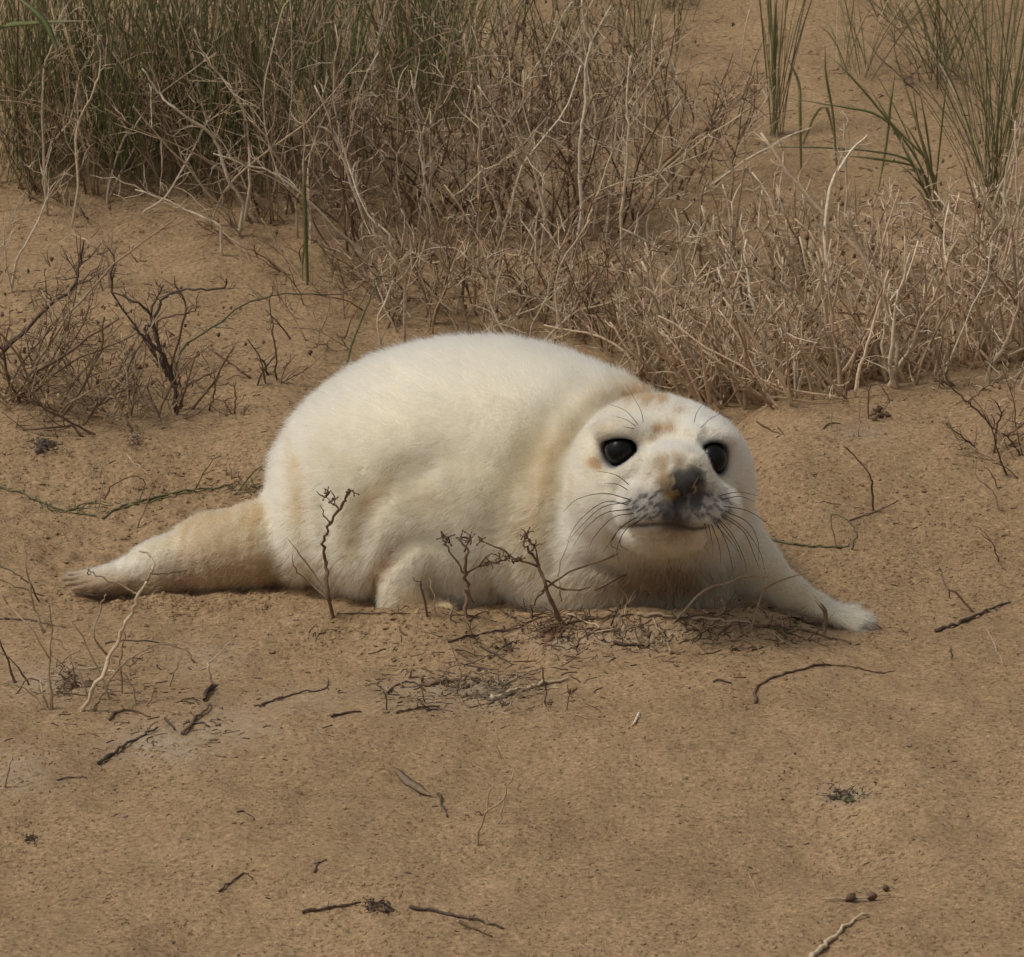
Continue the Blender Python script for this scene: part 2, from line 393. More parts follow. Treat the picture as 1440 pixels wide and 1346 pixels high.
# ---- coat colours (cream wool, tan stains, sandy patches, dark nose and lips; back highlight and under-chin shade painted in)
def wn(P, s, seed):                                       # smooth pseudo-noise in 3-D, about -1..1
    r2 = np.random.default_rng(seed); o = 0
    for k in range(5):
        kv = r2.normal(size=3)*s; o = o+np.sin(P@kv+r2.uniform(0, 6.28))
    return o/2.6
def segd(px, py, poly):
    best = np.full(px.shape, 1e9)
    for (x0, y0), (x1, y1) in zip(poly[:-1], poly[1:]):
        dx, dy = x1-x0, y1-y0; t = np.clip(((px-x0)*dx+(py-y0)*dy)/(dx*dx+dy*dy), 0, 1)
        best = np.minimum(best, np.hypot(px-x0-t*dx, py-y0-t*dy))
    return best
CREAM = np.array([.735, .655, .490])
def coat(P):
    px, py = project(P)
    c = np.tile(CREAM, (len(P), 1)); front = P[:, 1] < 0.30
    c *= (1+0.06*wn(P, 22, 1)+0.05*wn(P, 70, 2))[:, None]
    up = sst(.20, .34, P[:, 2])[:, None]*(1-sst(-.08, -.16, P[:, 1]))[:, None]; c = c*(1-.55*up)+np.array([.84, .79, .68])*.6*up   # upper back paler: cleaner wool, with its highlight painted into the colour
    n1 = 0.5+0.5*wn(P, 45, 3); n2 = 0.5+0.5*wn(P, 160, 4)
    def put(wt, col):
        nonlocal c
        wt = np.clip(wt*front, 0, 1)[:, None]; c = c*(1-wt)+np.array(col)*wt
    def blob(x, y, rx, ry): return np.exp(-((px-x)/rx)**2-((py-y)/ry)**2)
    def cap0(poly, wd): return 1-sst(wd*.5, wd*1.5, segd(px, py, poly))
    def line(poly, wd): return np.exp(-(segd(px, py, poly)/wd)**2)
    headm = sst(0.02, -0.01, d_head(P.astype(np.float32)))
    put(headm*0.55*sst(560, 600, py+0*px)*(1-sst(730, 790, py))*sst(820, 880, px), (.70, .665, .59))
    TAN = (.56, .415, .25); BRN = (.40, .255, .14); SND = (.33, .215, .12)
    put(.6*line([(880, 560), (820, 592), (785, 645), (765, 720), (750, 800)], 30)*(0.35+n1*.6+n2*.4), (.54, .41, .25))
    put(.85*line([(755, 640), (735, 720), (705, 810)], 36)*(.25+n1*.5+n2*.4), (.54, .41, .25)); put(.3*blob(620, 700, 60, 40)*n1, TAN)
    put(.85*line([(500, 760), (514, 712), (545, 678)], 15), TAN)
    put(.9*line([(425, 650), (430, 760), (450, 830)], 14)*(0.4+n1), TAN)
    put(.35*line([(470, 700), (480, 800)], 16)*n1, TAN)
    put(1.0*blob(425, 825, 64, 46)*(0.55+n1), (.47, .34, .195))
    put(.6*line([(360, 690), (356, 740), (364, 800)], 11)*(.4+n2*.8), (.46, .28, .14)); put(.65*sst(205, 260, px)*(1-sst(355, 380, px))*(.35+n2*.9), (.45, .325, .185))
    put(.6*blob(300, 722, 75, 22)*(0.5+n1), (.52, .37, .20)); put(.35*blob(265, 775, 50, 25)*n1*2, TAN)
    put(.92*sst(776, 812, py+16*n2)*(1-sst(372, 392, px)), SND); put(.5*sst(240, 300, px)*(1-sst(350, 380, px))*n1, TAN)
    put(.4*(1-sst(85, 120, px))*n2, SND); put(.8*blob(165, 793, 75, 17), (.78, .72, .60)); put(.45*cap0([(1070, 800), (1120, 838)], 26)*n1, TAN); put(.5*line([(212, 770), (214, 800)], 10)*n2, TAN)
    put(.9*line([(524, 842), (532, 805), (550, 778)], 13)*(0.6+n2), BRN); put(.5*blob(610, 830, 16, 24), TAN); put(.6*blob(562, 815, 14, 22), (.76, .70, .58)); put(.55*blob(690, 838, 25, 14), BRN); put(.6*line([(540, 800), (552, 782)], 9), BRN)
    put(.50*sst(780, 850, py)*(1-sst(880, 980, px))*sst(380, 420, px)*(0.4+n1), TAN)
    put(.55*blob(830, 812, 130, 40)*(0.5+n1), (.52, .39, .24)); put(1.3*blob(925, 816, 105, 32), (.19, .128, .07)); put(.5*blob(840, 830, 70, 22), (.33, .235, .14))  # tan lower neck; brown throat stain with the shade under the chin painted in
    put(1.5*blob(905, 560, 44, 13)*(0.35+n2), (.34, .20, .10)); put(1.4*blob(930, 603, 17, 9)*(.3+n2), BRN); put(.75*blob(955, 578, 11, 5), BRN); put(.6*blob(880, 575, 9, 5)*n2*1.4, BRN); put(.5*blob(945, 592, 7, 4), BRN); put(.5*blob(968, 612, 6, 4)*n2*1.5, BRN); put(.45*blob(918, 618, 12, 6)*n2*1.5, BRN)
    put(1.4*blob(838, 652, 14, 9)*(.3+n2), BRN); put(.4*blob(846, 640, 8, 12), (.2, .15, .12)); put(.8*blob(802, 690, 13, 24)*n2, TAN); put(.3*blob(842, 598, 14, 8)*n2, BRN)
    put(.25*blob(1048, 720, 16, 50), TAN)
    # muzzle: grey pads with rows of dark follicles, dark nose leather, sand crusted on its left
    wx = px+2.6*wn(P, 260, 70)+1.6*wn(P, 600, 71); wy = py+2.6*wn(P, 260, 72)+1.6*wn(P, 600, 73)
    def cap(poly, wd, soft): return 1-sst(wd-soft, wd+soft, segd(wx, wy, poly))
    put(.85*cap([(912, 712), (950, 720), (992, 712)], 34, 20)*(.7+.4*n2), (.33, .31, .285))
    put(.92*cap([(958, 688), (952, 730)], 27, 14)*(.8+.3*n2), (.085, .080, .076))
    put(.35*blob(918, 694, 24, 10), (.15, .145, .14)); put(.35*blob(995, 698, 22, 14), (.16, .155, .15))
    for k in range(96):
        a, bq = divmod(k, 16); side = -1 if a < 3 else 1; a %= 3
        fx = (920 if side < 0 else 990)+side*(bq*3.6-20)+4*math.sin(k*3.1); fy = 690+a*14+bq*.9+4*math.cos(k*5.3)
        put(.80*(1-sst(.8, 2.8, segd(px, py, [(fx, fy), (fx+side*3.5, fy+3.0)]))), (.055, .050, .050))
    put(.92*cap([(964, 684), (954, 737)], 9, 6), (.075, .072, .070))
    put(.97*cap([(949, 664), (986, 663), (978, 702), (952, 702), (949, 664)], 8, 7)*(.75+.3*n2), (.052, .050, .049)); put(.9*cap([(960, 672), (974, 671), (967, 686)], 10, 6)*(.75+.3*n2), (.050, .048, .048)); put(.95*cap([(946, 674), (949, 685), (956, 694)], 2.2, 1.5), (.015, .014, .014)); put(.95*cap([(974, 694), (981, 685), (986, 674)], 2.2, 1.5), (.015, .014, .014))
    put(.8*cap([(940, 694), (946, 712)], 6, 4), (.07, .066, .062)); put(.8*cap([(980, 694), (980, 712)], 6, 4), (.075, .07, .068))
    put(.95*cap([(928, 656), (936, 678), (941, 694)], 9, 6)*(.55+.5*n2), (.31, .225, .12)); put(.95*cap([(922, 653), (942, 649), (968, 652)], 9, 7)*(.5+.6*n2), (.25, .185, .11)); put(.7*cap([(930, 646), (965, 644)], 4, 4)*n2*1.5, (.42, .31, .18)); put(.4*cap([(948, 636), (952, 612)], 8, 8)*n2*1.3, (.52, .42, .29)); put(.5*cap([(905, 668), (920, 680)], 9, 8)*n2*1.4, (.33, .25, .15))
    put(.7*cap([(946, 668), (947, 690)], 2.2, 1.5), (.42, .33, .19)); put(.7*cap([(984, 672), (975, 692)], 2.2, 1.6), (.42, .35, .23)); put(.35*cap([(970, 698), (962, 732)], 3, 2), (.36, .34, .30))
    put(.92*(1-sst(1.0, 4.2, segd(px, py, MOUTH))), (.038, .030, .028)); put(.6*blob(949, 742, 12, 5), (.05, .042, .04)); put(.5*cap([(945, 763), (946, 764)], 3, 2), (.08, .065, .06))
    put(.85*blob(925, 768, 70, 22)*(.6+n1*.6), (.47, .375, .25)); put(.4*blob(935, 752, 20, 7), (.28, .25, .22))
    put(.7*cap([(989, 607), (985, 622)], 3.5, 3), (.16, .14, .12)); put(.5*cap([(1034, 680), (1046, 715)], 4, 4), (.45, .35, .23))
    for (c0, nrm), (ex, ey) in zip(EYES, ((871, 634), (1004, 645))):
        dd = np.sqrt(((P-c0)**2).sum(-1)); put(.5*(1-sst(.027, .039, dd)), (.32, .305, .29)); put(.95*(1-sst(.0255, .0315, dd)), (.115, .117, .125)); put(1-sst(.0232, .0250, dd), (.04, .04, .043))
    return np.clip(c, 0.01, 0.9)
def fur_mask(P):
    px, py = project(P)
    m = np.ones(len(P))
    for c0, nrm in EYES: m *= sst(.0258, .0300, np.sqrt(((P-c0)**2).sum(-1)))
    front = P[:, 1] < -0.15
    noseb = np.exp(-((px-960)/34)**4-((py-680)/28)**4); m *= np.where(front, 1-sst(.35, .6, noseb), 1)
    m *= np.where(front, sst(2.0, 4.5, segd(px, py, MOUTH)), 1); m *= np.where(front, sst(5, 9, segd(px, py, [(955, 690), (953, 736)])), 1)
    return m

seal = empty('seal_pup', (0, 0.1, 0), 'white furred seal pup lying on the sand facing the viewer', 'seal')
def skin_material():
    m, t, n, l, b = mat('pup_skin')
    at = n.new('ShaderNodeAttribute'); at.attribute_name = 'col'
    g = n.new('ShaderNodeNewGeometry'); n1 = noise(n, l, g.outputs['Position'], 420, 4, 0.7)
    c = mixc(n, l, 1.0, at.outputs['Color'], ramp(n, l, n1.outputs[0], [(0.3, (.75, .74, .72)), (0.65, (1.08, 1.08, 1.08))]).outputs[0], 'MULTIPLY')
    l.new(c, b.inputs['Base Color']); b.inputs['Roughness'].default_value = 0.7; b.inputs['Specular IOR Level'].default_value = 0.2
    bp = n.new('ShaderNodeBump'); bp.inputs['Strength'].default_value = 0.6; bp.inputs['Distance'].default_value = 0.0012
    l.new(n1.outputs[0], bp.inputs['Height']); l.new(bp.outputs[0], b.inputs['Normal'])
    return m
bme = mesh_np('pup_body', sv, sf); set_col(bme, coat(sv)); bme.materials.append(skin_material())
body = link('body', bme, seal)

# ---- wool
NF = 390000
fa = sv[sf]; area = np.linalg.norm(np.cross(fa[:, 2]-fa[:, 0], fa[:, 3]-fa[:, 1]), axis=1)
fc = fa.mean(1)
hd = d_head(fc.astype(np.float32)); wgt = area*np.where(hd < .012, 2.6, 1.0)
wgt[fc[:, 2] < gz(fc[:, 0], fc[:, 1])-0.004] = 0
pick = rng.choice(len(sf), NF, p=wgt/wgt.sum())
ab = rng.random((NF, 2, 1)); q = fa[pick]
root = (q[:, 0]*(1-ab[:, 0])+q[:, 1]*ab[:, 0])*(1-ab[:, 1])+(q[:, 3]*(1-ab[:, 0])+q[:, 2]*ab[:, 0])*ab[:, 1]
nr = sn[sf[pick]].mean(1); nr /= np.linalg.norm(nr, axis=1, keepdims=True)
keep = rng.random(NF) < fur_mask(root); root, nr = root[keep], nr[keep]; n = len(root)
R32 = root.astype(np.float32)
dh, db, dhi = d_head(R32), d_body(R32), np.minimum(chain(R32, HIND), chain(R32, HIND2)); dr = chain(R32, FORE_R); dl = chain(R32, FORE_L)
px, py = project(root)
NOSE = hpt(27, -20, 132)
fl_h = root-NOSE; fl_h /= np.linalg.norm(fl_h, axis=1, keepdims=True)
low = sst(.16, .03, root[:, 2])[:, None]
fl_b = np.array([-.75, .12, -.45])*(1-low)+np.array([-.25, -.05, -1.0])*low
neck = sst(.10, .20, root[:, 0])[:, None]*sst(.22, .12, root[:, 2])[:, None]; fl_b = fl_b*(1-neck)+np.array([-.05, -.1, -1.0])*neck
fl_hi = np.tile((HIND[4][0]-HIND[0][0])/np.linalg.norm(HIND[4][0]-HIND[0][0]), (n, 1))
fl_r = np.tile((FORE_R[4][0]-FORE_R[1][0])/np.linalg.norm(FORE_R[4][0]-FORE_R[1][0]), (n, 1))
fl_l = np.tile((FORE_L[2][0]-FORE_L[0][0])/np.linalg.norm(FORE_L[2][0]-FORE_L[0][0]), (n, 1))
ws = np.exp(-np.stack([dh, db, dhi, dr, dl], -1)/0.010); ws /= ws.sum(1, keepdims=True)
flow = ws[:, :1]*fl_h+ws[:, 1:2]*fl_b+ws[:, 2:3]*fl_hi+ws[:, 3:4]*fl_r+ws[:, 4:5]*fl_l
flow = flow+0.22*np.stack([wn(root, 42, 20+k) for k in range(3)], -1)+0.10*np.stack([wn(root, 130, 30+k) for k in range(3)], -1)
flow -= nr*(flow*nr).sum(1, keepdims=True); flow /= np.linalg.norm(flow, axis=1, keepdims=True)+1e-9
length = ws@np.array([.0100, .0220, .010, .008, .013])
mz = np.exp(-((px-955)/62)**4-((py-715)/38)**4)*(root[:, 1] < -.15); length *= 1-.68*mz
for c0, _n in EYES: length *= 0.35+0.65*sst(.028, .052, np.sqrt(((root-c0)**2).sum(-1)))
length *= 1-.4*(1-sst(90, 150, px)); length *= 1+1.5*sst(1160, 1195, px)*(py > 835)
length *= rng.uniform(.65, 1.2, n)*(1+0.18*wn(root, 110, 50))
rise = (ws@np.array([.55, 1.0, .50, .40, .6]))*(1-.3*mz)
d0 = flow*0.55+nr*rise[:, None]*1.25+0.26*rng.normal(size=(n, 3)); d0 /= np.linalg.norm(d0, axis=1, keepdims=True)
d1 = flow*1.0+nr*rise[:, None]*0.62+0.42*rng.normal(size=(n, 3))+np.array([0, 0, -.10]); d1 /= np.linalg.norm(d1, axis=1, keepdims=True)
NP = 5
pts = np.zeros((n, NP, 3)); pts[:, 0] = root-nr*0.001
for k in range(1, NP):
    t = (k-0.5)/(NP-1); dd = d0*(1-t)+d1*t; dd /= np.linalg.norm(dd, axis=1, keepdims=True)
    pts[:, k] = pts[:, k-1]+dd*(length/(NP-1))[:, None]
from mathutils import kdtree
NC = 15000; ci = rng.choice(n, NC, replace=False); kt = kdtree.KDTree(NC)
for j, i in enumerate(ci): kt.insert(root[i], j)
kt.balance(); near = np.array([kt.find(p)[1] for p in root]); off = root[ci[near]]-root
tuft = (ws@np.array([.25, .55, .55, .5, .6]))*(1-mz)*(.55+.45*wn(root, 25, 60))*(.55+.6*sst(.26, .10, root[:, 2]))
for k in range(1, NP): pts[:, k] += off*(np.clip(tuft, 0, .85)*(k/(NP-1))**1.3)[:, None]
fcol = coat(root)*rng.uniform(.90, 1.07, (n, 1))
hc = bpy.data.hair_curves.new('pup_fur'); hc.add_curves([NP]*n)
hc.attributes['position'].data.foreach_set('vector', pts.astype(np.float32).ravel())
ra = hc.attributes.get('radius') or hc.attributes.new('radius', 'FLOAT', 'POINT')
rad0 = np.where(mz > .4, .00012, .00015)*rng.uniform(.8, 1.25, n)
ra.data.foreach_set('value', (rad0[:, None]*np.array([1.0, 1.0, .85, .6, .22])).astype(np.float32).ravel())
ca = hc.attributes.new('col', 'FLOAT_COLOR', 'CURVE')
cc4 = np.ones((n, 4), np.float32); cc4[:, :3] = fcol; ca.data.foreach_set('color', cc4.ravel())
def fur_material():
    m, t, nn, l, b = mat('pup_wool'); nn.remove(b)
    at = nn.new('ShaderNodeAttribute'); at.attribute_name = 'col'
    h = nn.new('ShaderNodeBsdfHairPrincipled'); h.model = 'CHIANG'; h.parametrization = 'COLOR'
    l.new(at.outputs['Color'], h.inputs['Color']); h.inputs['Roughness'].default_value = .55; h.inputs['Radial Roughness'].default_value = .75
    if 'Coat' in h.inputs: h.inputs['Coat'].default_value = 0
    h.inputs['Random Roughness'].default_value = .2
    l.new(h.outputs[0], nn['Material Output'].inputs['Surface'])
    return m
hc.materials.append(fur_material())
fur = link('fur', hc, seal); tag(fur, kind='stuff')

# ---- eyes, whiskers, claws
def uv_sphere(c, r, axis_dir, nu=28, nv=18, squash=1.0):
    v = []; a = np.asarray(axis_dir)/np.linalg.norm(axis_dir); s = np.cross(a, [0, 0, 1]); s /= np.linalg.norm(s); t2 = np.cross(a, s)
    for j in range(nv+1):
        th = math.pi*j/nv
        for i in range(nu):
            ph = 2*math.pi*i/nu; v.append(np.asarray(c)+r*(a*math.cos(th)*squash+s*math.sin(th)*math.cos(ph)+t2*math.sin(th)*math.sin(ph)))
    f = [[j*nu+i, j*nu+(i+1) % nu, (j+1)*nu+(i+1) % nu, (j+1)*nu+i] for j in range(nv) for i in range(nu)]
    return np.array(v), np.array(f)
def eye_material():
    m, t, n, l, b = mat('wet_eye'); g = n.new('ShaderNodeNewGeometry'); n1 = noise(n, l, g.outputs['Position'], 90, 2)
    l.new(ramp(n, l, n1.outputs[0], [(0.35, (.004, .004, .005)), (0.7, (.010, .009, .009))]).outputs[0], b.inputs['Base Color'])
    b.inputs['Roughness'].default_value = .30; b.inputs['Specular IOR Level'].default_value = .22
    return m
M_EYE = eye_material()
for c0, nrm in EYES:
    v, f = uv_sphere(c0+nrm*0.0005, .0213, nrm); me = mesh_np('eye', v, f); me.materials.append(M_EYE); link('eye', me, seal)
# ================================================================== plant building blocks
PALE = [(.64, .51, .36), (.56, .43, .295), (.72, .60, .44)]
TANS = [(.38, .275, .17), (.32, .23, .145), (.46, .34, .22)]
BROWN = [(.17, .105, .065), (.13, .083, .053), (.22, .14, .088)]
DARK = [(.095, .066, .048), (.125, .085, .060), (.11, .082, .065)]
PINK = [(.66, .49, .33), (.55, .39, .255), (.76, .59, .41), (.34, .215, .135)]
GREEN = [(.145, .160, .052), (.105, .128, .042), (.18, .180, .068), (.23, .205, .09)]
OLIVE = [(.15, .145, .07), (.125, .125, .068), (.20, .175, .10)]
STRAW = [(.50, .385, .255), (.44, .335, .22), (.56, .44, .30)]
REDB = [(.25, .135, .08), (.20, .11, .07)]
MIX = PALE+TANS+BROWN+BROWN+REDB
def pickc(pal):
    c = np.array(random.choice(pal)); return c*random.uniform(.82, 1.18)
class MB:
    def __init__(s): s.v = []; s.f = []; s.c = []; s.n = 0
    def add(s, v, f, c):
        s.v.append(v); s.f += [tuple(i+s.n for i in q) for q in f]; s.c.append(np.tile(c, (len(v), 1)) if np.ndim(c) == 1 else c); s.n += len(v)
    def tube(s, pts, r0, r1, col, sides=5, knots=0.0, cap=True):
        pts = np.asarray(pts, float); n = len(pts)
        t = np.gradient(pts, axis=0); t /= np.linalg.norm(t, axis=1, keepdims=True)+1e-12
        ref = np.array([.31, .87, .38]); a = np.cross(t, ref); a /= np.linalg.norm(a, axis=1, keepdims=True)+1e-12; b = np.cross(t, a)
        rr = np.linspace(r0, r1, n)
        if knots: rr = rr*(1+knots*rng.uniform(-.5, 1, n))
        ph = np.arange(sides)*2*math.pi/sides+random.random()
        v = (pts[:, None]+rr[:, None, None]*(a[:, None]*np.cos(ph)[None, :, None]+b[:, None]*np.sin(ph)[None, :, None])).reshape(-1, 3)
        f = [(i*sides+k, i*sides+(k+1) % sides, (i+1)*sides+(k+1) % sides, (i+1)*sides+k) for i in range(n-1) for k in range(sides)]
        if cap: f += [tuple(range(sides))[::-1], tuple((n-1)*sides+k for k in range(sides))]
        s.add(v, f, np.asarray(col)); return s
    def blade(s, pts, w, col, side=None, fold=.35):
        pts = np.asarray(pts, float); n = len(pts); t = np.gradient(pts, axis=0); t /= np.linalg.norm(t, axis=1, keepdims=True)+1e-12
        sd = np.asarray(side if side is not None else [1, 0.2, 0], float); b = sd-t*(t@sd)[:, None]; b /= np.linalg.norm(b, axis=1, keepdims=True)+1e-9
        nn = np.cross(t, b); q = np.linspace(0, 1, n); ww = w*np.minimum(1, .55+1.5*q)*np.clip((1-q)*3.2, .03, 1)**.8
        v = np.stack([pts-b*ww[:, None]/2, pts-nn*(ww*fold)[:, None], pts+b*ww[:, None]/2, pts+nn*(ww*.12)[:, None]], 1).reshape(-1, 3)
        f = [(i*4+k, i*4+(k+1) % 4, i*4+4+(k+1) % 4, i*4+4+k) for i in range(n-1) for k in range(4)]
        col = np.asarray(col); dry = np.clip((q-.62)/.38, 0, 1)[:, None]*.7+np.clip((.12-q)/.12, 0, 1)[:, None]*.5; cc = col*(1-dry)+np.array([.34, .26, .16])*dry
        s.add(v, f, np.repeat(cc, 4, 0)); return s
    def lump(s, c, r, col, rough=.3):
        v = []; nu, nv = 7, 5
        for j in range(nv+1):
            th = math.pi*j/nv
            for i in range(nu):
                k = 1+random.uniform(-rough, rough); p = 2*math.pi*i/nu
                v.append(np.asarray(c)+np.asarray(r)*k*np.array([math.sin(th)*math.cos(p), math.sin(th)*math.sin(p), math.cos(th)]))
        f = [(j*nu+i, (j+1)*nu+i, (j+1)*nu+(i+1) % nu, j*nu+(i+1) % nu) for j in range(nv) for i in range(nu)]
        s.add(np.array(v), f, np.asarray(col)); return s
    def build(s, name, parent=None, m=None):
        me = bpy.data.meshes.new(name); v = np.concatenate(s.v)
        me.from_pydata(v.tolist(), [], s.f); set_col(me, np.concatenate(s.c)); me.polygons.foreach_set('use_smooth', np.ones(len(me.polygons), bool))
        me.materials.append(m or M_STEM); return link(name, me, parent)
def smooth(pts, per=4, jit=0.0):
    p = np.asarray(pts, float)
    if len(p) == 2: q = np.stack([p[0]+(p[1]-p[0])*t for t in np.linspace(0, 1, per+2)])
    else:
        e = np.vstack([2*p[0]-p[1], p, 2*p[-1]-p[-2]]); q = []
        for i in range(1, len(e)-2):
            for t in np.arange(per)/per:
                a, b, c, d = e[i-1:i+3]; q.append(.5*((2*b)+(c-a)*t+(2*a-5*b+4*c-d)*t*t+(3*b-a-3*c+d)*t**3))
        q.append(p[-1]); q = np.array(q)
    if jit: q[1:-1] += rng.normal(size=(len(q)-2, 3))*jit
    return q
def standing(poly, y=None, lean=0.0, jit=.0008):
    """a traced stem that rises from the sand at its first point"""
    b = G(*poly[0]); y0 = b[1] if y is None else y
    n = len(poly); out = []
    for k, p in enumerate(poly): out.append(V(p[0], p[1], y0+lean*k/max(1, n-1)+(random.uniform(-.012, .012) if k else 0)))
    if y is None: out[0] = b+np.array([0, 0, -.012])
    return smooth(out, 4, jit)
def lying(poly, lift=.002, jit=.0006):
    q = np.array([G(p[0], p[1]) for p in resample(poly, max(len(poly), 2+int(sum(math.dist(a, b) for a, b in zip(poly[:-1], poly[1:]))/14)))])
    if len(q) > 4: q[1:-1, 1] = (q[:-2, 1]+q[1:-1, 1]*2+q[2:, 1])/4
    q[:, 2] = gzf(q[:, 0], q[:, 1])+lift
    return smooth(q, 2, jit)
def grow(p, d, L, n, wig, pull=0.0):
    p = np.array(p, float); d = np.array(d, float); d /= np.linalg.norm(d); out = [p.copy()]
    for _ in range(n):
        d = d+rng.normal(size=3)*wig; d[2] += pull; d /= np.linalg.norm(d); p = p+d*L/n; out.append(p.copy())
    return np.array(out)
def twiglets(mb, path, L, count, pal, r, depth=1, lo=.2, wig=.22, spread=1.0):
    n = len(path)
    for _ in range(count):
        k = int((lo+(1-lo)*random.random())*(n-1)); k = min(max(k, 1), n-1); t = path[k]-path[k-1]; t /= np.linalg.norm(t)+1e-9
        d = t*.75+rng.normal(size=3)*np.array([.62, .5, .5])*spread; ll = L*random.uniform(.4, 1.1)
        q = grow(path[k], d, ll, random.choice((3, 4, 5)), wig, .05); c = pickc(pal)
        mb.tube(q, r*random.uniform(.6, 1), r*.35, c, 4, .2, False)
        if depth > 0 and random.random() < .75: twiglets(mb, q, L*.45, random.choice((1, 2, 3)), pal, r*.7, depth-1, .3, wig, spread)
GROUPS = {'stick': 'sticks lying on the sand', 'twig': 'small dead twigs on the sand', 'straw': 'straws on the sand', 'root': 'roots showing in the sand', 'sprig': 'dried sprigs around the pup', 'dry plant': 'dry stemmed plants around the pup', 'stem': 'lone dead stems around the pup'}
def traced(name, label, cat, base, strokes, group=None, twig=(0, 0, .0008), pal=TANS):
    """a plant whose stems follow strokes: (points, r0, r1, palette, mode, lean)"""
    o = empty(name, G(*base), label, cat, group or GROUPS.get(cat))
    for st in strokes:
        pts, r0, r1, pl = st[:4]; mode = st[4] if len(st) > 4 else 's'; lean = st[5] if len(st) > 5 else random.uniform(-.02, .02)
        y0 = None if mode == 's' else float(G(*base)[1])
        path = lying(pts, r0*.8) if mode == 'l' else standing(pts, y0, lean)
        b = MB().tube(path+np.r_[np.zeros((1, 3)), rng.normal(size=(len(path)-1, 3))*r0*.35], r0*.8, r1*.6, pickc(pl), 6, .30)
        so_ = b.build('stem' if mode != 'b' else 'branch', o)
        if twig[0]:
            m2 = MB(); twiglets(m2, path, twig[1], twig[0], pal, twig[2], 1)
            tag(m2.build('twigs', so_), kind='stuff')
    return o

# ---- whiskers
wh = [  # (root, bends) in photo points
 [(887, 703), (850, 694), (812, 702), (792, 720)], [(884, 710), (850, 706), (815, 732), (797, 762)], [(888, 716), (850, 722), (822, 745), (806, 768)],
 [(892, 722), (862, 728), (836, 755), (828, 772)], [(896, 727), (873, 742), (856, 765), (848, 776)], [(886, 683), (866, 668), (838, 662)], [(884, 690), (868, 681), (850, 680)],
 [(885, 706), (848, 713), (822, 735), (801, 758)], [(868, 748), (859, 766), (872, 774)], [(875, 750), (872, 766), (884, 774)], [(900, 732), (880, 745), (868, 770), (870, 790)],
 [(1012, 697), (1040, 692), (1068, 698)], [(1014, 703), (1040, 698), (1062, 706)], [(1018, 712), (1050, 718), (1075, 733), (1092, 752)], [(1016, 722), (1045, 742), (1068, 775), (1077, 808)],
 [(1014, 725), (1046, 748), (1062, 785), (1068, 800)], [(1010, 729), (1030, 752), (1046, 785), (1050, 806)], [(1006, 732), (1022, 765), (1030, 800), (1026, 812)], [(1000, 736), (1012, 770), (1013, 795)],
 [(1008, 730), (1032, 762), (1044, 790)], [(996, 737), (1002, 765), (1002, 780)], [(1018, 718), (1052, 735), (1066, 762), (1067, 790)], [(991, 736), (996, 760)], [(1003, 734), (1022, 756), (1038, 776)],
 [(898, 598), (880, 578), (855, 568)], [(895, 600), (880, 590), (866, 586)], [(905, 594), (900, 575), (880, 540)], [(975, 598), (980, 580), (990, 568)], [(985, 602), (1000, 588), (1018, 580)], [(893, 603), (876, 600)]]
roots = trace(d_full, [wv[0] for wv in wh])
for k, (rt, poly) in enumerate(zip(roots, wh)):
    pp = [rt+HW*-0.001]
    for j, p in enumerate(poly[1:]): pp.append(V(p[0], p[1], rt[1]-.018-.012*j if k < 24 else rt[1]-.012-.006*j))
    MB().tube(smooth(pp, 5), .00072 if k < 24 else .0005, .0002, (.035, .026, .022), 5).build('whisker', seal)
for k in range(5):
    b0 = V(1204+7*(2-abs(k-2)), 860+6.5*k, -0.108-0.009*k)
    MB().tube(smooth([b0, b0+np.array([.010, -.002, -.003]), b0+np.array([.022, -.003, -.010])], 3), .0024, .0006, (.20, .175, .15), 6).build('claw', seal)
# ================================================================== traced plants close to the pup
def heads(o, pts, y, pal=BROWN, r=.0028):
    for (hx, hy) in pts:
        m = MB(); c = V(hx, hy, y)
        for _ in range(7):
            d = rng.normal(size=3); q = grow(c, d, random.uniform(.006, .013), 3, .5); m.tube(q, .0011, .0007, pickc(pal), 4); m.lump(q[-1], np.array([r, r, r])*random.uniform(.5, .9)*.6, pickc(pal))
        m.build('seed_head', o)
o = traced('dried_sprig', 'tall forked brown sprig standing against the pup flank', 'sprig', (472, 868), [
    ([(472, 868), (461, 830), (459, 800), (457, 775), (458, 755), (464, 735), (478, 715), (486, 700), (491, 690)], .0034, .0022, BROWN, 's', -.01),
    ([(464, 735), (455, 722), (450, 710)], .0014, .0009, TANS, 'b'), ([(476, 715), (462, 703), (446, 691)], .0014, .0009, BROWN, 'b'),
    ([(466, 846), (440, 805), (405, 758)], .0020, .0010, TANS, 'b'), ([(464, 846), (430, 815), (413, 795), (411, 778)], .0017, .0009, TANS, 'b'),
    ([(489, 693), (497, 691), (499, 698)], .0017, .0013, BROWN, 'b')])
yy = float(G(472, 868)[1]); heads(o, [(462, 695), (470, 702), (493, 690)], yy-.005)
o = traced('dried_sprig', 'branching brown sprig with knobby heads in front of the pup chest', 'sprig', (655, 868), [
    ([(655, 868), (656, 830), (654, 800), (656, 780), (651, 765), (648, 757)], .0036, .0020, BROWN, 's', -.01),
    ([(655, 808), (640, 785), (627, 765), (622, 756)], .0020, .0013, BROWN, 'b'), ([(655, 806), (672, 797), (692, 790), (716, 784)], .0022, .0014, BROWN, 'b'),
    ([(653, 776), (662, 758)], .0014, .0011, BROWN, 'b'), ([(656, 826), (668, 850)], .0025, .0018, BROWN, 'b'), ([(675, 796), (688, 780), (700, 782)], .0016, .001, BROWN, 'b')])
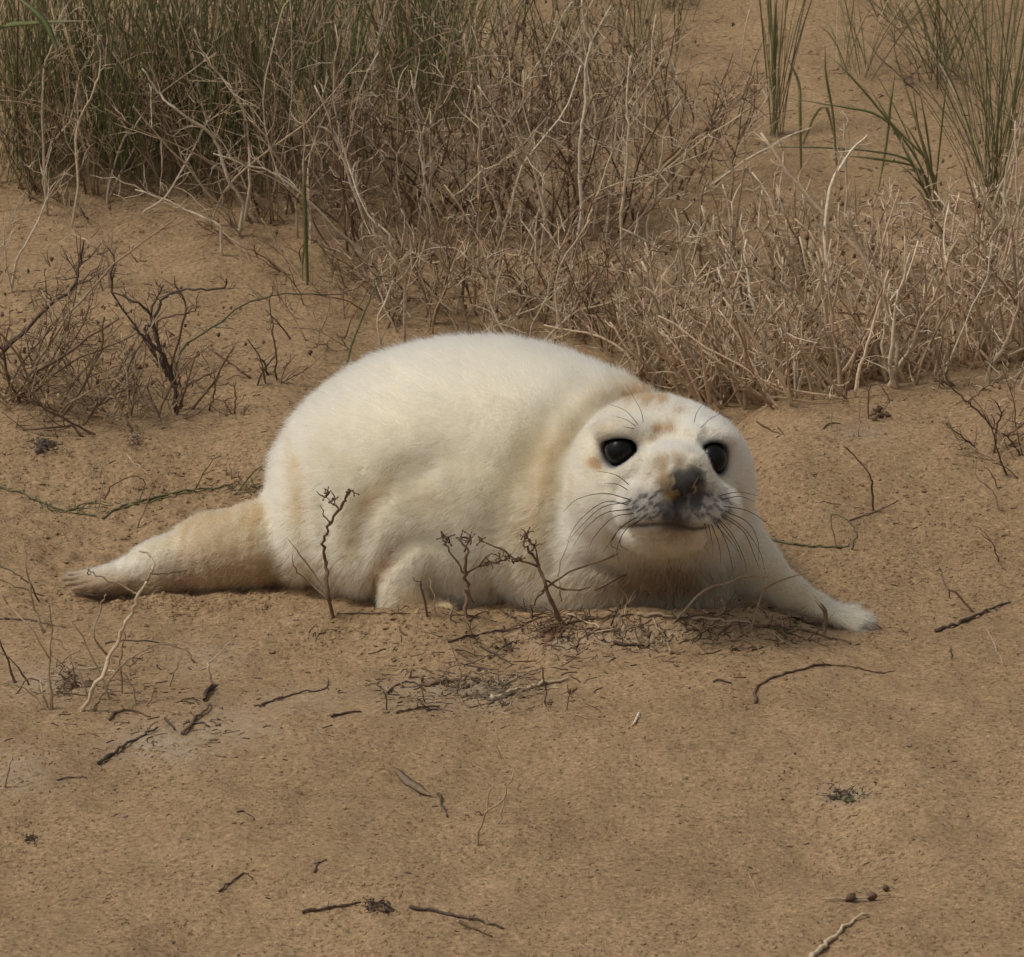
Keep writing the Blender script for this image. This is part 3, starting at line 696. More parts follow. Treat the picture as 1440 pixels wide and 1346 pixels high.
yy = float(G(655, 868)[1]); heads(o, [(622, 755), (629, 756), (648, 756), (662, 756), (690, 790), (703, 785), (712, 783)], yy-.004)
o = traced('dried_sprig', 'sprawling reddish brown sprig reaching from the litter towards the pup chin', 'sprig', (795, 880), [
    ([(795, 880), (776, 845), (766, 820), (756, 795), (743, 775), (738, 765), (740, 750)], .0036, .0020, BROWN, 's', -.02),
    ([(765, 815), (800, 830), (830, 826)], .0020, .0014, BROWN, 'b'), ([(757, 797), (730, 788), (705, 772), (675, 760)], .0020, .0012, BROWN, 'b'),
    ([(757, 790), (752, 768)], .0016, .001, BROWN, 'b'), ([(766, 827), (750, 850), (746, 866)], .0018, .0013, BROWN, 'b'),
    ([(762, 832), (800, 806), (840, 790), (885, 772)], .0022, .0016, BROWN, 'b'), ([(836, 830), (880, 808), (905, 786), (898, 772)], .0021, .0012, BROWN, 'b'), ([(790, 845), (786, 800), (800, 760)], .0010, .0007, STRAW, 'b')])
yy = float(G(795, 880)[1]); heads(o, [(740, 752), (746, 760), (752, 768), (722, 786), (732, 788), (678, 760)], yy-.01)
traced('dried_sprig', 'small forked brown sprig at the foot of the pup fore flipper', 'sprig', (603, 866), [([(603, 866), (592, 824), (582, 813)], .0024, .0013, BROWN, 's', 0), ([(592, 824), (594, 812)], .0015, .001, BROWN, 'b')])
traced('straw', 'short upright pale straw just right of the small forked sprig', 'straw', (615, 868), [([(615, 868), (607, 826), (600, 804)], .0017, .0010, TANS, 's', 0)])
traced('dried_sprig', 'thin barbed runner along the sand below the pup flank', 'sprig', (520, 864), [([(474, 864), (520, 863), (560, 864), (605, 862)], .0012, .0009, BROWN, 'l')], twig=(7, .014, .0008), pal=BROWN)
# ---- foreground left
traced('dry_twig_plant', 'pale forked dry branch leaning right over the hind flipper', 'dry plant', (113, 1000), [
    ([(113, 1000), (135, 960), (155, 925), (170, 890), (185, 860), (196, 835), (207, 815), (214, 800), (212, 785), (196, 775)], .0036, .0020, STRAW, 's', .02),
    ([(194, 840), (186, 831), (160, 820), (135, 808), (122, 801)], .0019, .0011, TANS, 'b', .02), ([(124, 801), (123, 806), (128, 809)], .001, .0008, BROWN, 'b'), ([(213, 807), (245, 806), (262, 802)], .0012, .0007, BROWN, 'b', .02)])
traced('dry_twig_plant', 'cluster of thin pale dry stems at the left foreground edge', 'dry plant', (76, 998), [
    ([(76, 998), (69, 940), (72, 883), (68, 850)], .0028, .0012, TANS, 's'), ([(78, 998), (43, 973), (20, 963), (-6, 962)], .0024, .0014, STRAW, 's'),
    ([(63, 890), (50, 863), (43, 837), (38, 800), (33, 763)], .0026, .0013, STRAW, 'b'), ([(74, 996), (60, 975), (56, 955)], .0022, .0016, STRAW, 's'),
    ([(72, 930), (40, 880), (10, 850), (4, 836)], .0014, .0008, TANS, 'b'), ([(70, 950), (84, 960), (106, 985)], .0017, .0012, BROWN, 's')], twig=(2, .02, .0009), pal=TANS)
traced('dry_twig_plant', 'low tangle of crossed straw stems beside the pale forked branch', 'dry plant', (157, 975), [
    ([(127, 985), (112, 945), (92, 913), (83, 897)], .0017, .0010, TANS, 's'), ([(160, 985), (128, 920), (113, 890), (104, 877)], .0022, .0012, STRAW, 's'),
    ([(150, 920), (132, 890), (143, 853), (150, 835)], .0019, .0012, STRAW, 'b'), ([(173, 975), (170, 930), (175, 900), (177, 887)], .0015, .0009, TANS, 's'),
    ([(133, 982), (163, 947), (187, 922), (230, 905), (263, 917), (277, 933)], .0019, .0012, TANS, 's'), ([(148, 905), (183, 900), (227, 905), (260, 913), (274, 932)], .0014, .0010, DARK, 'b'),
    ([(110, 940), (140, 940), (163, 946)], .0015, .001, STRAW, 'b'), ([(200, 995), (213, 977), (220, 962)], .0020, .0012, TANS, 's'), ([(192, 992), (187, 967), (167, 937)], .0017, .001, TANS, 's')])
traced('dry_twig_plant', 'brown bent stems entering at the left edge above the straw cluster', 'dry plant', (25, 962), [
    ([(25, 962), (13, 940), (-2, 898)], .0024, .0015, BROWN, 's'), ([(44, 962), (27, 940), (-2, 916)], .0019, .0012, BROWN, 's'), ([(14, 975), (40, 955), (60, 962)], .0015, .001, BROWN, 's')])
traced('dry_twig', 'single kinked pale stem standing right of the low straw tangle', 'stem', (305, 963), [([(305, 963), (293, 940), (297, 930), (313, 913), (337, 888)], .0021, .0010, STRAW, 's', 0)])
traced('dry_twig', 'short leaning tan stem left of the kinked pale stem', 'stem', (237, 964), [([(237, 964), (247, 937), (257, 922)], .0016, .0011, TANS, 's', 0)])
traced('dry_twig', 'dark arching stem from the left edge below the hind flipper tip', 'stem', (57, 845), [([(57, 845), (43, 823), (23, 807), (-4, 794)], .0016, .0010, DARK, 's', 0), ([(62, 838), (30, 828), (-4, 814)], .0012, .0009, BROWN, 'b')])
traced('dry_twig', 'dark thin stick lying at the left edge under the arching stem', 'stem', (40, 873), [([(-4, 871), (43, 873), (92, 884)], .0016, .0011, DARK, 'l')])
# ---- mid left, flattened green stems
traced('grass_runner', 'long flattened green stem lying left of the pup rump', 'grass', (230, 700), [
    ([(144, 731), (172, 713), (222, 699), (278, 689), (330, 684)], .0024, .0016, OLIVE, 'l'), ([(150, 722), (200, 708), (260, 694), (300, 690)], .0017, .0012, GREEN, 'l'),
    ([(328, 690), (361, 662), (394, 648)], .0017, .0011, OLIVE, 's')], twig=(3, .02, .0009), pal=OLIVE)
traced('grass_runner', 'flattened green grass stem with frayed end at the left edge', 'grass', (60, 710), [
    ([(-4, 684), (42, 699), (67, 713), (92, 721), (133, 727)], .0022, .0014, OLIVE, 'l'), ([(92, 721), (110, 711), (135, 705), (158, 710)], .0018, .0011, GREEN, 'l'), ([(50, 700), (60, 715), (92, 722)], .0016, .001, OLIVE, 'l'), ([(94, 719), (120, 714), (150, 717)], .002, .0012, OLIVE, 'l')], twig=(5, .022, .0009), pal=OLIVE)
mbx = MB()
for _ in range(46):
    p = G(random.gauss(346, 12), random.gauss(686, 5)); mbx.tube(grow(p, rng.normal(size=3)*np.array([1, .6, .35])+np.array([0, 0, .2]), random.uniform(.012, .03), 4, .25), .0009, .0005, pickc(OLIVE), 4)
tag(mbx.build('grass_wisp'), 'small grey green wisp of fibres beside the pup rump', 'grass', kind='thing')
traced('dry_twig_plant', 'arched thin brown twigs over the flattened green stems', 'dry plant', (145, 705), [
    ([(142, 706), (156, 685), (178, 672), (194, 671), (204, 680), (196, 703)], .0015, .0010, BROWN, 's', 0), ([(137, 720), (142, 690), (144, 670)], .0013, .0008, TANS, 's', 0), ([(100, 718), (125, 708), (158, 711)], .0015, .001, OLIVE, 's', 0)], twig=(1, .02, .0008))
traced('dry_twig', 'leaning brown stick crossing the flattened green stem', 'stem', (188, 744), [([(188, 744), (206, 710), (222, 671)], .0018, .0011, TANS, 's', 0)])
traced('dry_twig', 'pale twig lying above the arched brown twigs', 'stem', (194, 657), [([(178, 641), (194, 657), (212, 671)], .0017, .0011, STRAW, 'l')])
traced('dry_twig', 'thin brown twig leaning right between bush and rump', 'stem', (267, 690), [([(267, 690), (292, 657), (311, 639)], .0014, .0009, BROWN, 's', 0), ([(285, 668), (305, 656), (318, 652)], .0010, .0007, BROWN, 'b')])
# ---- right of the pup
traced('dry_twig', 'dark bowed twig standing on the mound right of the head', 'stem', (1228, 720), [([(1228, 720), (1227, 692), (1222, 667), (1203, 642), (1186, 627)], .0023, .0012, BROWN, 's', 0)])
traced('stick', 'tan stick lying at the foot of the bowed twig', 'stick', (1230, 720), [([(1193, 733), (1230, 721), (1262, 705)], .0019, .0012, TANS, 'l')])
traced('straw', 'thin pale straw lying left of the bowed twig', 'straw', (1180, 711), [([(1146, 706), (1180, 709), (1216, 717)], .0012, .0009, STRAW, 'l')])
traced('grass_runner', 'green grass stem with a looped end beside the fore flipper', 'grass', (1168, 770), [([(1060, 756), (1121, 768), (1168, 772), (1193, 769)], .0025, .0020, OLIVE, 'l'), ([(1192, 770), (1204, 755), (1197, 737), (1172, 722), (1168, 733), (1179, 775)], .0020, .0012, OLIVE, 's', 0)])
o = traced('dried_sprig', 'curled brown sprig with withered leaf clump on the mound', 'sprig', (1235, 588), [
    ([(1221, 588), (1221, 549), (1230, 539), (1242, 547), (1250, 563), (1240, 580)], .0017, .0011, BROWN, 's', 0), ([(1206, 614), (1208, 592), (1209, 563), (1207, 536)], .0014, .0009, STRAW, 's', 0), ([(1208, 596), (1222, 588)], .0013, .001, STRAW, 'b')])
for q in ((1226, 586), (1234, 580), (1238, 588), (1230, 592), (1247, 586)): MB().lump(G(q[0], q[1], .004), np.array([.007, .004, .005])*random.uniform(.6, 1.1), pickc(BROWN), .5).build('withered_leaf', o)
traced('dried_sprig', 'tiny dark sprig on the mound left of the curled one', 'sprig', (1168, 595), [([(1170, 600), (1169, 575), (1171, 545)], .0011, .0007, STRAW, 's', 0), ([(1158, 604), (1168, 596), (1180, 597)], .0019, .0012, BROWN, 'l')])
traced('stick', 'short dark stick lying on the sand right above the head', 'stick', (1075, 603), [([(1064, 594), (1082, 605), (1098, 612)], .0016, .0012, BROWN, 'l'), ([(1094, 602), (1102, 612)], .0013, .001, BROWN, 'l')])
traced('thorny_shrub', 'thorny dark twigs at the right edge of the mound', 'shrub', (1399, 636), [
    ([(1398, 638), (1401, 603), (1409, 580), (1394, 561)], .0022, .0013, BROWN, 's'), ([(1400, 604), (1380, 582), (1357, 561), (1334, 542), (1326, 535)], .0020, .0011, BROWN, 'b', -.02), ([(1384, 632), (1357, 617), (1338, 603), (1324, 592)], .0019, .0010, DARK, 's', -.02),
    ([(1362, 564), (1385, 546), (1405, 538)], .0017, .001, BROWN, 'b'), ([(1440, 640), (1424, 622), (1408, 608)], .0019, .0013, DARK, 's')], twig=(9, .016, .0010), pal=BROWN)
traced('dry_twig_plant', 'pale forked stems below the thorny twigs at right edge', 'dry plant', (1411, 717), [
    ([(1411, 717), (1394, 690), (1375, 671), (1370, 644)], .0022, .0011, STRAW, 's', 0), ([(1407, 690), (1396, 669), (1382, 653)], .0014, .0009, BROWN, 's', 0), ([(1444, 672), (1413, 657), (1396, 650)], .0017, .0011, BROWN, 's', 0)], twig=(2, .015, .0008))
traced('dried_sprig', 'thin dark sprig on the sand near the right edge, below pale forked stems', 'sprig', (1405, 785), [([(1408, 790), (1398, 770), (1384, 748), (1368, 738)], .0013, .0009, BROWN, 's', 0), ([(1392, 762), (1380, 750)], .001, .0007, BROWN, 'b')])
traced('stick', 'grey dark stick lying right of the fore flipper, forked upward', 'stick', (1352, 878), [([(1315, 890), (1352, 878), (1379, 864), (1404, 853), (1421, 848)], .0036, .0018, DARK, 'l'), ([(1379, 862), (1350, 839), (1333, 827), (1324, 807), (1320, 797)], .0022, .0012, BROWN, 's', .02), ([(1333, 829), (1336, 842)], .0016, .001, BROWN, 'b')])
traced('straw', 'thin pale straw lying below the grey forked stick', 'straw', (1400, 910), [([(1389, 888), (1400, 912), (1411, 935)], .0015, .0011, STRAW, 'l')])
traced('stick', 'stub of dark twig poking out below the grey forked stick', 'stick', (1340, 929), [([(1340, 929), (1337, 918), (1336, 909)], .0018, .0013, DARK, 's', 0)])
traced('root', 'bent brown root arching out of the sand below the fore flipper', 'root', (1150, 940), [([(1062, 990), (1062, 965), (1100, 950), (1160, 934), (1200, 940), (1242, 948)], .0024, .0016, BROWN, 'l')])
# ---- litter line in front of the pup
for nm, lb, ct, pts, r0, r1, pal, md in [
    ('straw', 'long pale straw lying under the pup chin', 'straw', [(896, 866), (962, 870), (1027, 876), (1064, 880)], .0034, .0024, STRAW, 'l'),
    ('straw', 'arched thin straw in front of the pup chest', 'straw', [(936, 876), (991, 830), (1042, 813), (1080, 812)], .0024, .0015, STRAW, 's'),
    ('stick', 'dark stick lying along the fore flipper', 'stick', [(1056, 880), (1107, 884), (1143, 891), (1172, 900)], .0030, .0020, BROWN, 'l'),
    ('straw', 'tan forked stem slanting up across the fore flipper', 'straw', [(1050, 884), (1078, 828), (1136, 805)], .0024, .0016, TANS, 's'),
    ('straw', 'short cream straw by the reddish root clump', 'straw', [(798, 866), (822, 875), (849, 887)], .0022, .0017, STRAW, 'l'),
    ('twig', 'thin dark twig lying below the fore flipper', 'twig', [(1060, 882), (1099, 887), (1140, 901), (1175, 914)], .0013, .0009, DARK, 'l'),
    ('stick', 'dark flat stick lying behind the short cream straw', 'stick', [(768, 884), (820, 886), (874, 888)], .0026, .0016, BROWN, 'l'),
    ('stick', 'brown stick leaning from litter toward the pup throat', 'stick', [(798, 878), (840, 870), (890, 865)], .0024, .0016, BROWN, 'l'),
    ('stick', 'stubby black stick right of the litter patch', 'stick', [(864, 906), (885, 908), (906, 913)], .0034, .0028, DARK, 'l'),
    ('stick', 'thick cream stick sticking out of the central litter heap', 'stick', [(691, 984), (720, 976), (753, 966), (799, 957)], .0042, .0022, [(.66, .53, .35)], 'l'),
    ('stick', 'tan stick behind the thick cream stick', 'stick', [(687, 978), (727, 954), (764, 941)], .0024, .0016, TANS, 'l'),
    ('twig', 'dark upright twig crossing the thick cream stick', 'twig', [(768, 994), (767, 968), (764, 942)], .0015, .0011, BROWN, 's'),
    ('twig', 'thin reddish twig right of the cream stick end', 'twig', [(795, 1000), (800, 980), (798, 962)], .0011, .0007, BROWN, 's'),
    ('root', 'black root loop at the left end of the litter heap', 'root', [(545, 976), (557, 961), (583, 958), (597, 973)], .0020, .0014, DARK, 'l'),
    ('twig', 'small dark forked twig left of the root loop', 'twig', [(542, 998), (543, 978), (530, 963)], .0015, .0010, DARK, 's'),
    ('stick', 'thick grey brown stick behind the litter heap', 'stick', [(597, 966), (630, 960), (663, 956), (694, 960)], .0040, .0022, BROWN, 'l'),
    ('stick', 'dark stick along the front left of litter heap', 'stick', [(557, 1004), (587, 997), (618, 995)], .0022, .0015, BROWN, 'l'),
    ('twig', 'short dark twig above the grey brown stick', 'twig', [(618, 943), (641, 957)], .0017, .0011, BROWN, 'l'),
    ('twig', 'dark slanting twig between litter heap and pup', 'twig', [(675, 910), (697, 922), (721, 935)], .0020, .0012, DARK, 'l'),
    ('twig', 'long thin dark twig lying before the pup chest', 'twig', [(630, 904), (680, 891), (733, 885), (747, 874)], .0017, .0011, DARK, 'l'),
    ('twig', 'short black twig right of the reddish root clump', 'twig', [(832, 889), (842, 894), (853, 903)], .0015, .0011, DARK, 'l'),
    ('wood_chip', 'small white chip of wood on the bare sand', 'wood chip', [(899, 1005), (896, 1013), (890, 1023)], .0028, .0016, [(.66, .54, .38)], 'l'),
    ('straw', 'thin pale straw poking up below the litter heap', 'straw', [(703, 1064), (700, 1042), (697, 1023)], .0014, .0008, STRAW, 's'),
    ('straw', 'pale straw standing right of the forked foreground twig', 'straw', [(702, 1158), (707, 1135), (713, 1112)], .0016, .0010, STRAW, 's'),
    ('straw', 'cream straw stub standing left of the pale forked straws', 'straw', [(682, 1144), (686, 1125), (691, 1107)], .0014, .0010, STRAW, 's'),
    ('twig', 'short dark twig below the withered grass blade', 'twig', [(616, 1118), (622, 1132), (629, 1150)], .0023, .0018, DARK, 'l'),
    ('stick', 'straight dark stick at the bottom, left of the black clump', 'stick', [(425, 1285), (465, 1279), (508, 1270)], .0026, .0018, DARK, 'l'),
    ('stick', 'long dark stick at the bottom, right of the black clump', 'stick', [(577, 1277), (633, 1288), (677, 1297), (709, 1308)], .0026, .0018, DARK, 'l'),
    ('stick', 'short dark stick under the long bottom stick', 'stick', [(647, 1298), (668, 1308), (691, 1319)], .0024, .0015, BROWN, 'l'),
    ('root', 'small black hooked root above the straight bottom stick', 'root', [(442, 1228), (447, 1214), (460, 1210)], .0015, .0011, DARK, 'l'),
    ('twig', 'bent dark twig with raised tip at the bottom left', 'twig', [(308, 1255), (333, 1237), (347, 1223), (354, 1236)], .0018, .0011, BROWN, 'l'),
    ('root', 'tiny curved black root on the left foreground sand', 'root', [(333, 1143), (347, 1142), (358, 1154)], .0015, .0010, DARK, 'l'),
    ('stick', 'pale cream stick cut by the bottom edge', 'stick', [(1140, 1352), (1180, 1314), (1196, 1297), (1221, 1291)], .0040, .0024, STRAW, 'l'),
    ('straw', 'thin pale straw near the bottom right pods', 'straw', [(1052, 1228), (1062, 1248), (1070, 1268)], .0012, .0009, TANS, 'l'),
    ('twig', 'dark twig lying on the sand at the right, alone', 'twig', [(1003, 960), (1015, 958), (1029, 963)], .0021, .0015, DARK, 'l'),
    ('bark_strip', 'long ragged black bark strip on the left foreground', 'bark', [(138, 1076), (160, 1062), (185, 1044), (222, 1027)], .0030, .0020, DARK, 'l'),
    ('stick', 'dark stick propped up right of the ragged bark strip', 'stick', [(256, 1034), (277, 1013), (295, 995)], .0033, .0020, BROWN, 'l'),
    ('twig', 'short dark twig between bark strip and propped stick', 'twig', [(232, 1012), (245, 1028)], .0022, .0016, DARK, 'l'),
    ('twig', 'dark curved twig at the foot of the propped stick', 'twig', [(270, 1020), (285, 1016), (296, 1024)], .0020, .0014, DARK, 'l'),
    ('root', 'brown arched root half buried above the bark strip', 'root', [(154, 1014), (165, 999), (190, 1000), (212, 1010)], .0030, .0015, BROWN, 'l'),
    ('root', 'thin barbed root running along the middle left sand', 'root', [(368, 992), (405, 980), (430, 973), (458, 974), (462, 958)], .0019, .0012, BROWN, 'l'),
    ('twig', 'short bent dark twig left of the central litter', 'twig', [(466, 1010), (485, 1003), (508, 1002)], .0022, .0015, DARK, 'l'),
    ('straw', 'yellow straw standing at the far left edge', 'straw', [(4, 1106), (12, 1083), (18, 1064)], .0022, .0016, STRAW, 's'),
    ('twig', 'thin dark twig lying at left below the bark strip', 'twig', [(80, 1098), (105, 1093), (122, 1096)], .0013, .0010, DARK, 'l')]:
    traced(nm, lb, ct, pts[len(pts)//2] if md == 'l' else pts[0], [(pts, r0, r1, pal, md, 0.0)], twig=((6, .012, .0009) if (nm == 'root' and 'barbed' in lb) or nm in ('bark_strip', 'stick') else (0, 0, 0)), pal=BROWN)
traced('twig', 'forked brown twig standing alone on the foreground sand', 'twig', (667, 1189), [([(667, 1189), (681, 1146), (707, 1123), (723, 1083)], .0021, .0013, TANS, 's', 0), ([(681, 1146), (668, 1141)], .0013, .0009, BROWN, 'b')])
def leaf(name, lb, cat, pts, wd, col):
    q = lying(pts, .004); m = MB().blade(q, wd, col, side=[.3, 1, .3]); tag(m.build(name), lb, cat)
leaf('withered_blade', 'flat withered brown grass blade lying on the foreground sand', 'leaf', [(555, 1086), (580, 1108), (608, 1123)], .012, (.22, .155, .10))
q = standing([(1157, 895), (1161, 872), (1155, 852), (1142, 836)], None, 0); tag(MB().blade(q, .0065, (.26, .2, .135), side=[1, .4, 0]).build('withered_blade'), 'curled dry leaf blade standing at the fore flipper wrist', 'leaf')
leaf('withered_blade', 'dark curved flake lying above the propped stick', 'leaf', [(287, 988), (292, 974), (308, 967)], .011, (.07, .055, .05))
def clump(name, lb, cat, cx, cy, rx, ry, n, pal, hgt=.006, L=.02, r=.0012):
    o = empty(name, G(cx, cy), lb, cat, 'matted clumps on the sand'); m = MB()
    for _ in range(n):
        p = G(random.gauss(cx, rx), random.gauss(cy, ry), random.uniform(0, hgt)); m.tube(grow(p, rng.normal(size=3)*np.array([1, .8, .12]), L*random.uniform(.3, 1.2), 4, .45), r*random.uniform(.4, .9), r*.3, pickc(pal), 4)
    tag(m.build('fibres', o), kind='stuff')
    m = MB()
    for _ in range(9): m.lump(G(random.gauss(cx, rx*.5), random.gauss(cy, ry*.5), 0), np.array([rx*.0005, rx*.0005, hgt*.5])*random.uniform(.5, 1.2), pickc(pal), .5)
    tag(m.build('crumbs', o), kind='stuff')
clump('root_clump', 'matted black clump between the two bottom sticks', 'litter', 532, 1277, 13, 5, 70, DARK+BROWN, .006, .014)
clump('root_clump', 'reddish brown withered root clump in the litter before the chest', 'litter', 776, 890, 16, 7, 46, [(.17, .095, .055), (.2, .12, .075)], .014, .028, .0016)
clump('root_clump', 'grey green mossy tuft lying on the right foreground sand', 'litter', 1188, 1120, 18, 5, 60, OLIVE+DARK, .006, .016)
clump('root_clump', 'grey matted fibres under the thick cream stick', 'litter', 680, 975, 30, 9, 110, [(.26, .195, .13), (.18, .13, .085), (.32, .245, .17)], .008, .035)
clump('root_clump', 'dark fibres tangled in the left foreground stems', 'litter', 92, 965, 16, 12, 60, BROWN, .014, .022)
clump('root_clump', 'dark crumb of matter at the far left bottom', 'litter', 44, 1180, 7, 3, 30, DARK+BROWN, .003, .008)
clump('root_clump', 'grey weathered knot below the left bush', 'litter', 66, 628, 12, 6, 60, [(.16, .125, .095), (.12, .09, .07)], .014, .02)
clump('root_clump', 'brown stubble knot at the tip of the pale leaning stem', 'litter', 190, 620, 7, 7, 40, BROWN+TANS, .012, .018)
p = [G(x, y, .004) for x, y in ((1159, 1268), (1196, 1267), (1226, 1266), (1252, 1262))]
o = empty('seed_pod_chain', p[1], 'thin twig carrying dark pods at the bottom right', 'seed pod'); MB().tube(smooth(p, 4, .0006), .0013, .001, pickc(STRAW), 5).build('stem', o)
for (hx, hy, r) in ((1197, 1268, .007), (1225, 1266, .006), (1246, 1254, .005)): MB().lump(G(hx, hy, .005), np.array([r, r*.7, r*.7]), pickc(BROWN), .35).build('pod', o)
# ================================================================== shrubs, thickets and marram grass behind
def shrub(lb, base, n, Hh, lean=(0, 0), spread=.35, pal=MIX, r=.0020, jitter=(18, 6), strokes=(), tw=(7, .07, .0010), name='dry_shrub', cat='shrub', group=None, wig=.14, bright=0, fwd=0.0):
    o = empty(name, G(*base), lb, cat, group or 'dry shrubs on the dune')
    def put(path, r0, pl):
        st = MB().tube(path, r0, r0*.45, pickc(pl), 5, .15).build('stem', o)
        m = MB(); twiglets(m, path, tw[1], tw[0], pl, tw[2], 1); tag(m.build('twigs', st), kind='stuff')
    for k in range(n):
        b = G(base[0]+random.gauss(0, jitter[0]), base[1]+random.gauss(0, jitter[1]), -.01); L = Hh*random.uniform(.55, 1.1)
        d = np.array([lean[0], lean[1], 1.0])+rng.normal(size=3)*np.array([spread, spread, .1])
        put(grow(b, d, L, 9, wig, .015), r*random.uniform(.65, 1.2), pal)
    for st in strokes:
        y0 = float(G(*st[0][0])[1])-fwd; q = standing(st[0], y0, st[2] if len(st) > 2 else random.uniform(-.05, .05), .0012)
        if fwd:                                           # it stands in front of the mass: carry the stem down to the sand there
            g0 = np.array([q[0][0]+random.uniform(-.02, .02), y0+.01, 0]); g0[2] = float(gzf(g0[0], g0[1]))-.01; q = np.vstack([g0+(q[0]-g0)*t for t in (0, .33, .66)]+[q])
        put(q, st[1]*1.1, st[3] if len(st) > 3 else PALE)
    for k in range(bright):
        b = G(base[0]+random.gauss(0, jitter[0]*1.5), min(base[1]+random.uniform(10, 45), 545), -.01)
        put(grow(b, np.array([lean[0]*1.2, -.1, 1.0])+rng.normal(size=3)*np.array([.35, .2, .1]), Hh*random.uniform(.6, 1.15), 11, .15, .02), r*random.uniform(1.0, 1.35), PALE)
    return o
def marram(lb, base, n, Hh, lean=(0, 0), spread=.16, pal=GREEN, wd=.0042, jitter=(8, 3), strokes=(), name='marram_tuft', group='marram grass tufts', droop=.05, yst=None):
    o = empty(name, G(*base), lb, 'grass', group)
    for k in range(n):
        b = G(base[0]+random.gauss(0, jitter[0]), base[1]+random.gauss(0, jitter[1]), -.01); L = Hh*random.uniform(.45, 1.12)
        d = np.array([lean[0], lean[1], 1.0])+rng.normal(size=3)*np.array([spread, spread, .03]); q = [b.copy()]; d /= np.linalg.norm(d); p = b.copy()
        out = np.array([d[0], d[1], 0]); dr = droop*random.uniform(.2, 1.6)
        for j in range(9): p = p+d*L/9; q.append(p.copy()); d = d+out*dr*1.2+np.array([0, 0, -dr*(j/6)])+rng.normal(size=3)*.012; d /= np.linalg.norm(d)
        pl = pal if random.random() < .8 else PALE+TANS
        MB().blade(q, wd*random.uniform(.6, 1.15), pickc(pl), side=[random.gauss(0, 1), random.gauss(0, 1), .1]).build('blade', o, M_GRASS)
    for pts, wdt, pl in strokes:
        MB().blade(standing(pts, yst, random.uniform(-.06, .06), .0004), wdt, pickc(pl), side=[.9, .4, .2]).build('blade', o, M_GRASS)
    return o

# ---- left bush
shrub('large dark woody bush leaning in from the left edge', (18, 560), 14, .28, (.25, 0), .75, TANS+BROWN, .0024, (16, 8), [
    ([(0, 500), (67, 433), (100, 407), (113, 370), (118, 338)], .0030, 0, DARK), ([(33, 560), (60, 500), (100, 440), (160, 373), (247, 307)], .0024, .05, TANS), ([(100, 408), (130, 390), (138, 386)], .0015, 0, DARK)], (7, .07, .0012))
shrub('tangled brown bush between the left bush and the dark stemmed one', (105, 575), 15, .21, (.3, 0), .9, TANS+BROWN, .0020, (28, 8), [
    ([(117, 615), (100, 601), (50, 604), (-4, 609)], .0022, 0, BROWN), ([(133, 612), (110, 600), (77, 583), (43, 560)], .0022, 0, BROWN), ([(187, 607), (157, 547), (143, 513)], .0020, 0, TANS)], (7, .06, .0012))
shrub('dark stemmed thorny shrub with long arching branches at left', (246, 578), 7, .17, (0, 0), .7, BROWN+TANS, .0019, (10, 4), [
    ([(248, 580), (245, 540), (230, 500), (200, 472), (187, 460)], .0034, 0, DARK), ([(245, 545), (205, 470), (213, 453), (227, 423), (247, 410), (283, 407), (317, 403), (318, 392)], .0026, 0, DARK),
    ([(235, 530), (214, 447), (187, 423), (155, 410)], .0026, 0, DARK), ([(232, 520), (214, 448), (220, 420), (230, 400)], .0022, 0, BROWN), ([(228, 515), (160, 413), (160, 370), (162, 355)], .0018, 0, BROWN),
    ([(230, 520), (220, 453), (260, 443), (282, 430)], .0018, 0, BROWN), ([(240, 520), (262, 442), (253, 413), (245, 388)], .0018, 0, BROWN), ([(246, 560), (253, 497), (300, 460), (340, 430), (400, 415), (482, 414)], .0019, .1, OLIVE)], (8, .035, .0010))
shrub('brown twigs spreading between the tangled bush and the dark stemmed shrub', (180, 590), 9, .17, (.3, 0), .8, TANS+BROWN, .0017, (22, 6), [], (7, .05, .0010))
shrub('sparse thin twigs on bare sand left of the pup back', (385, 540), 4, .10, (0, 0), .8, BROWN, .0014, (12, 4), [
    ([(390, 535), (387, 480), (380, 433), (383, 402)], .0015, 0, BROWN), ([(377, 528), (367, 503), (348, 477)], .0018, 0, DARK), ([(353, 532), (323, 510), (293, 490)], .0016, 0, BROWN)], (4, .03, .0009))
shrub('little dark seedling twigs below the sparse twigs', (332, 585), 3, .06, (.2, 0), .7, BROWN, .0013, (8, 2), [([(330, 582), (331, 560), (332, 538)], .0016, 0, BROWN), ([(295, 578), (303, 550), (300, 520)], .0015, 0, BROWN)], (3, .025, .0009))
shrub('fine dark wiry twigs between bare sand and central thicket', (470, 470), 8, .14, (.0, 0), .9, BROWN+TANS, .0014, (30, 14), [([(478, 545), (500, 470), (523, 412), (534, 380)], .0022, .05, OLIVE)], (6, .05, .0008))

for lb, bx, by, n, hh, lean in [('sparse trailing twigs on the sand before the single green stalk', 410, 385, 7, .13, (-.3, 0)), ('wiry low shrub trailing onto the sand left of the low shrub', 500, 430, 10, .16, (-.6, 0)), ('dark runner twigs trailing below the top left growth', 330, 322, 6, .12, (-.8, 0)),
                                ('short stubble twigs below the top left corner growth', 90, 290, 7, .10, (.1, 0)), ('loose brown twigs trailing down before the central thicket', 545, 400, 11, .20, (-.5, 0))]:
    shrub(lb, (bx, by), n, hh, lean, .8, BROWN+TANS+REDB, .0014, (34, 12), [], (5, .045, .0009))
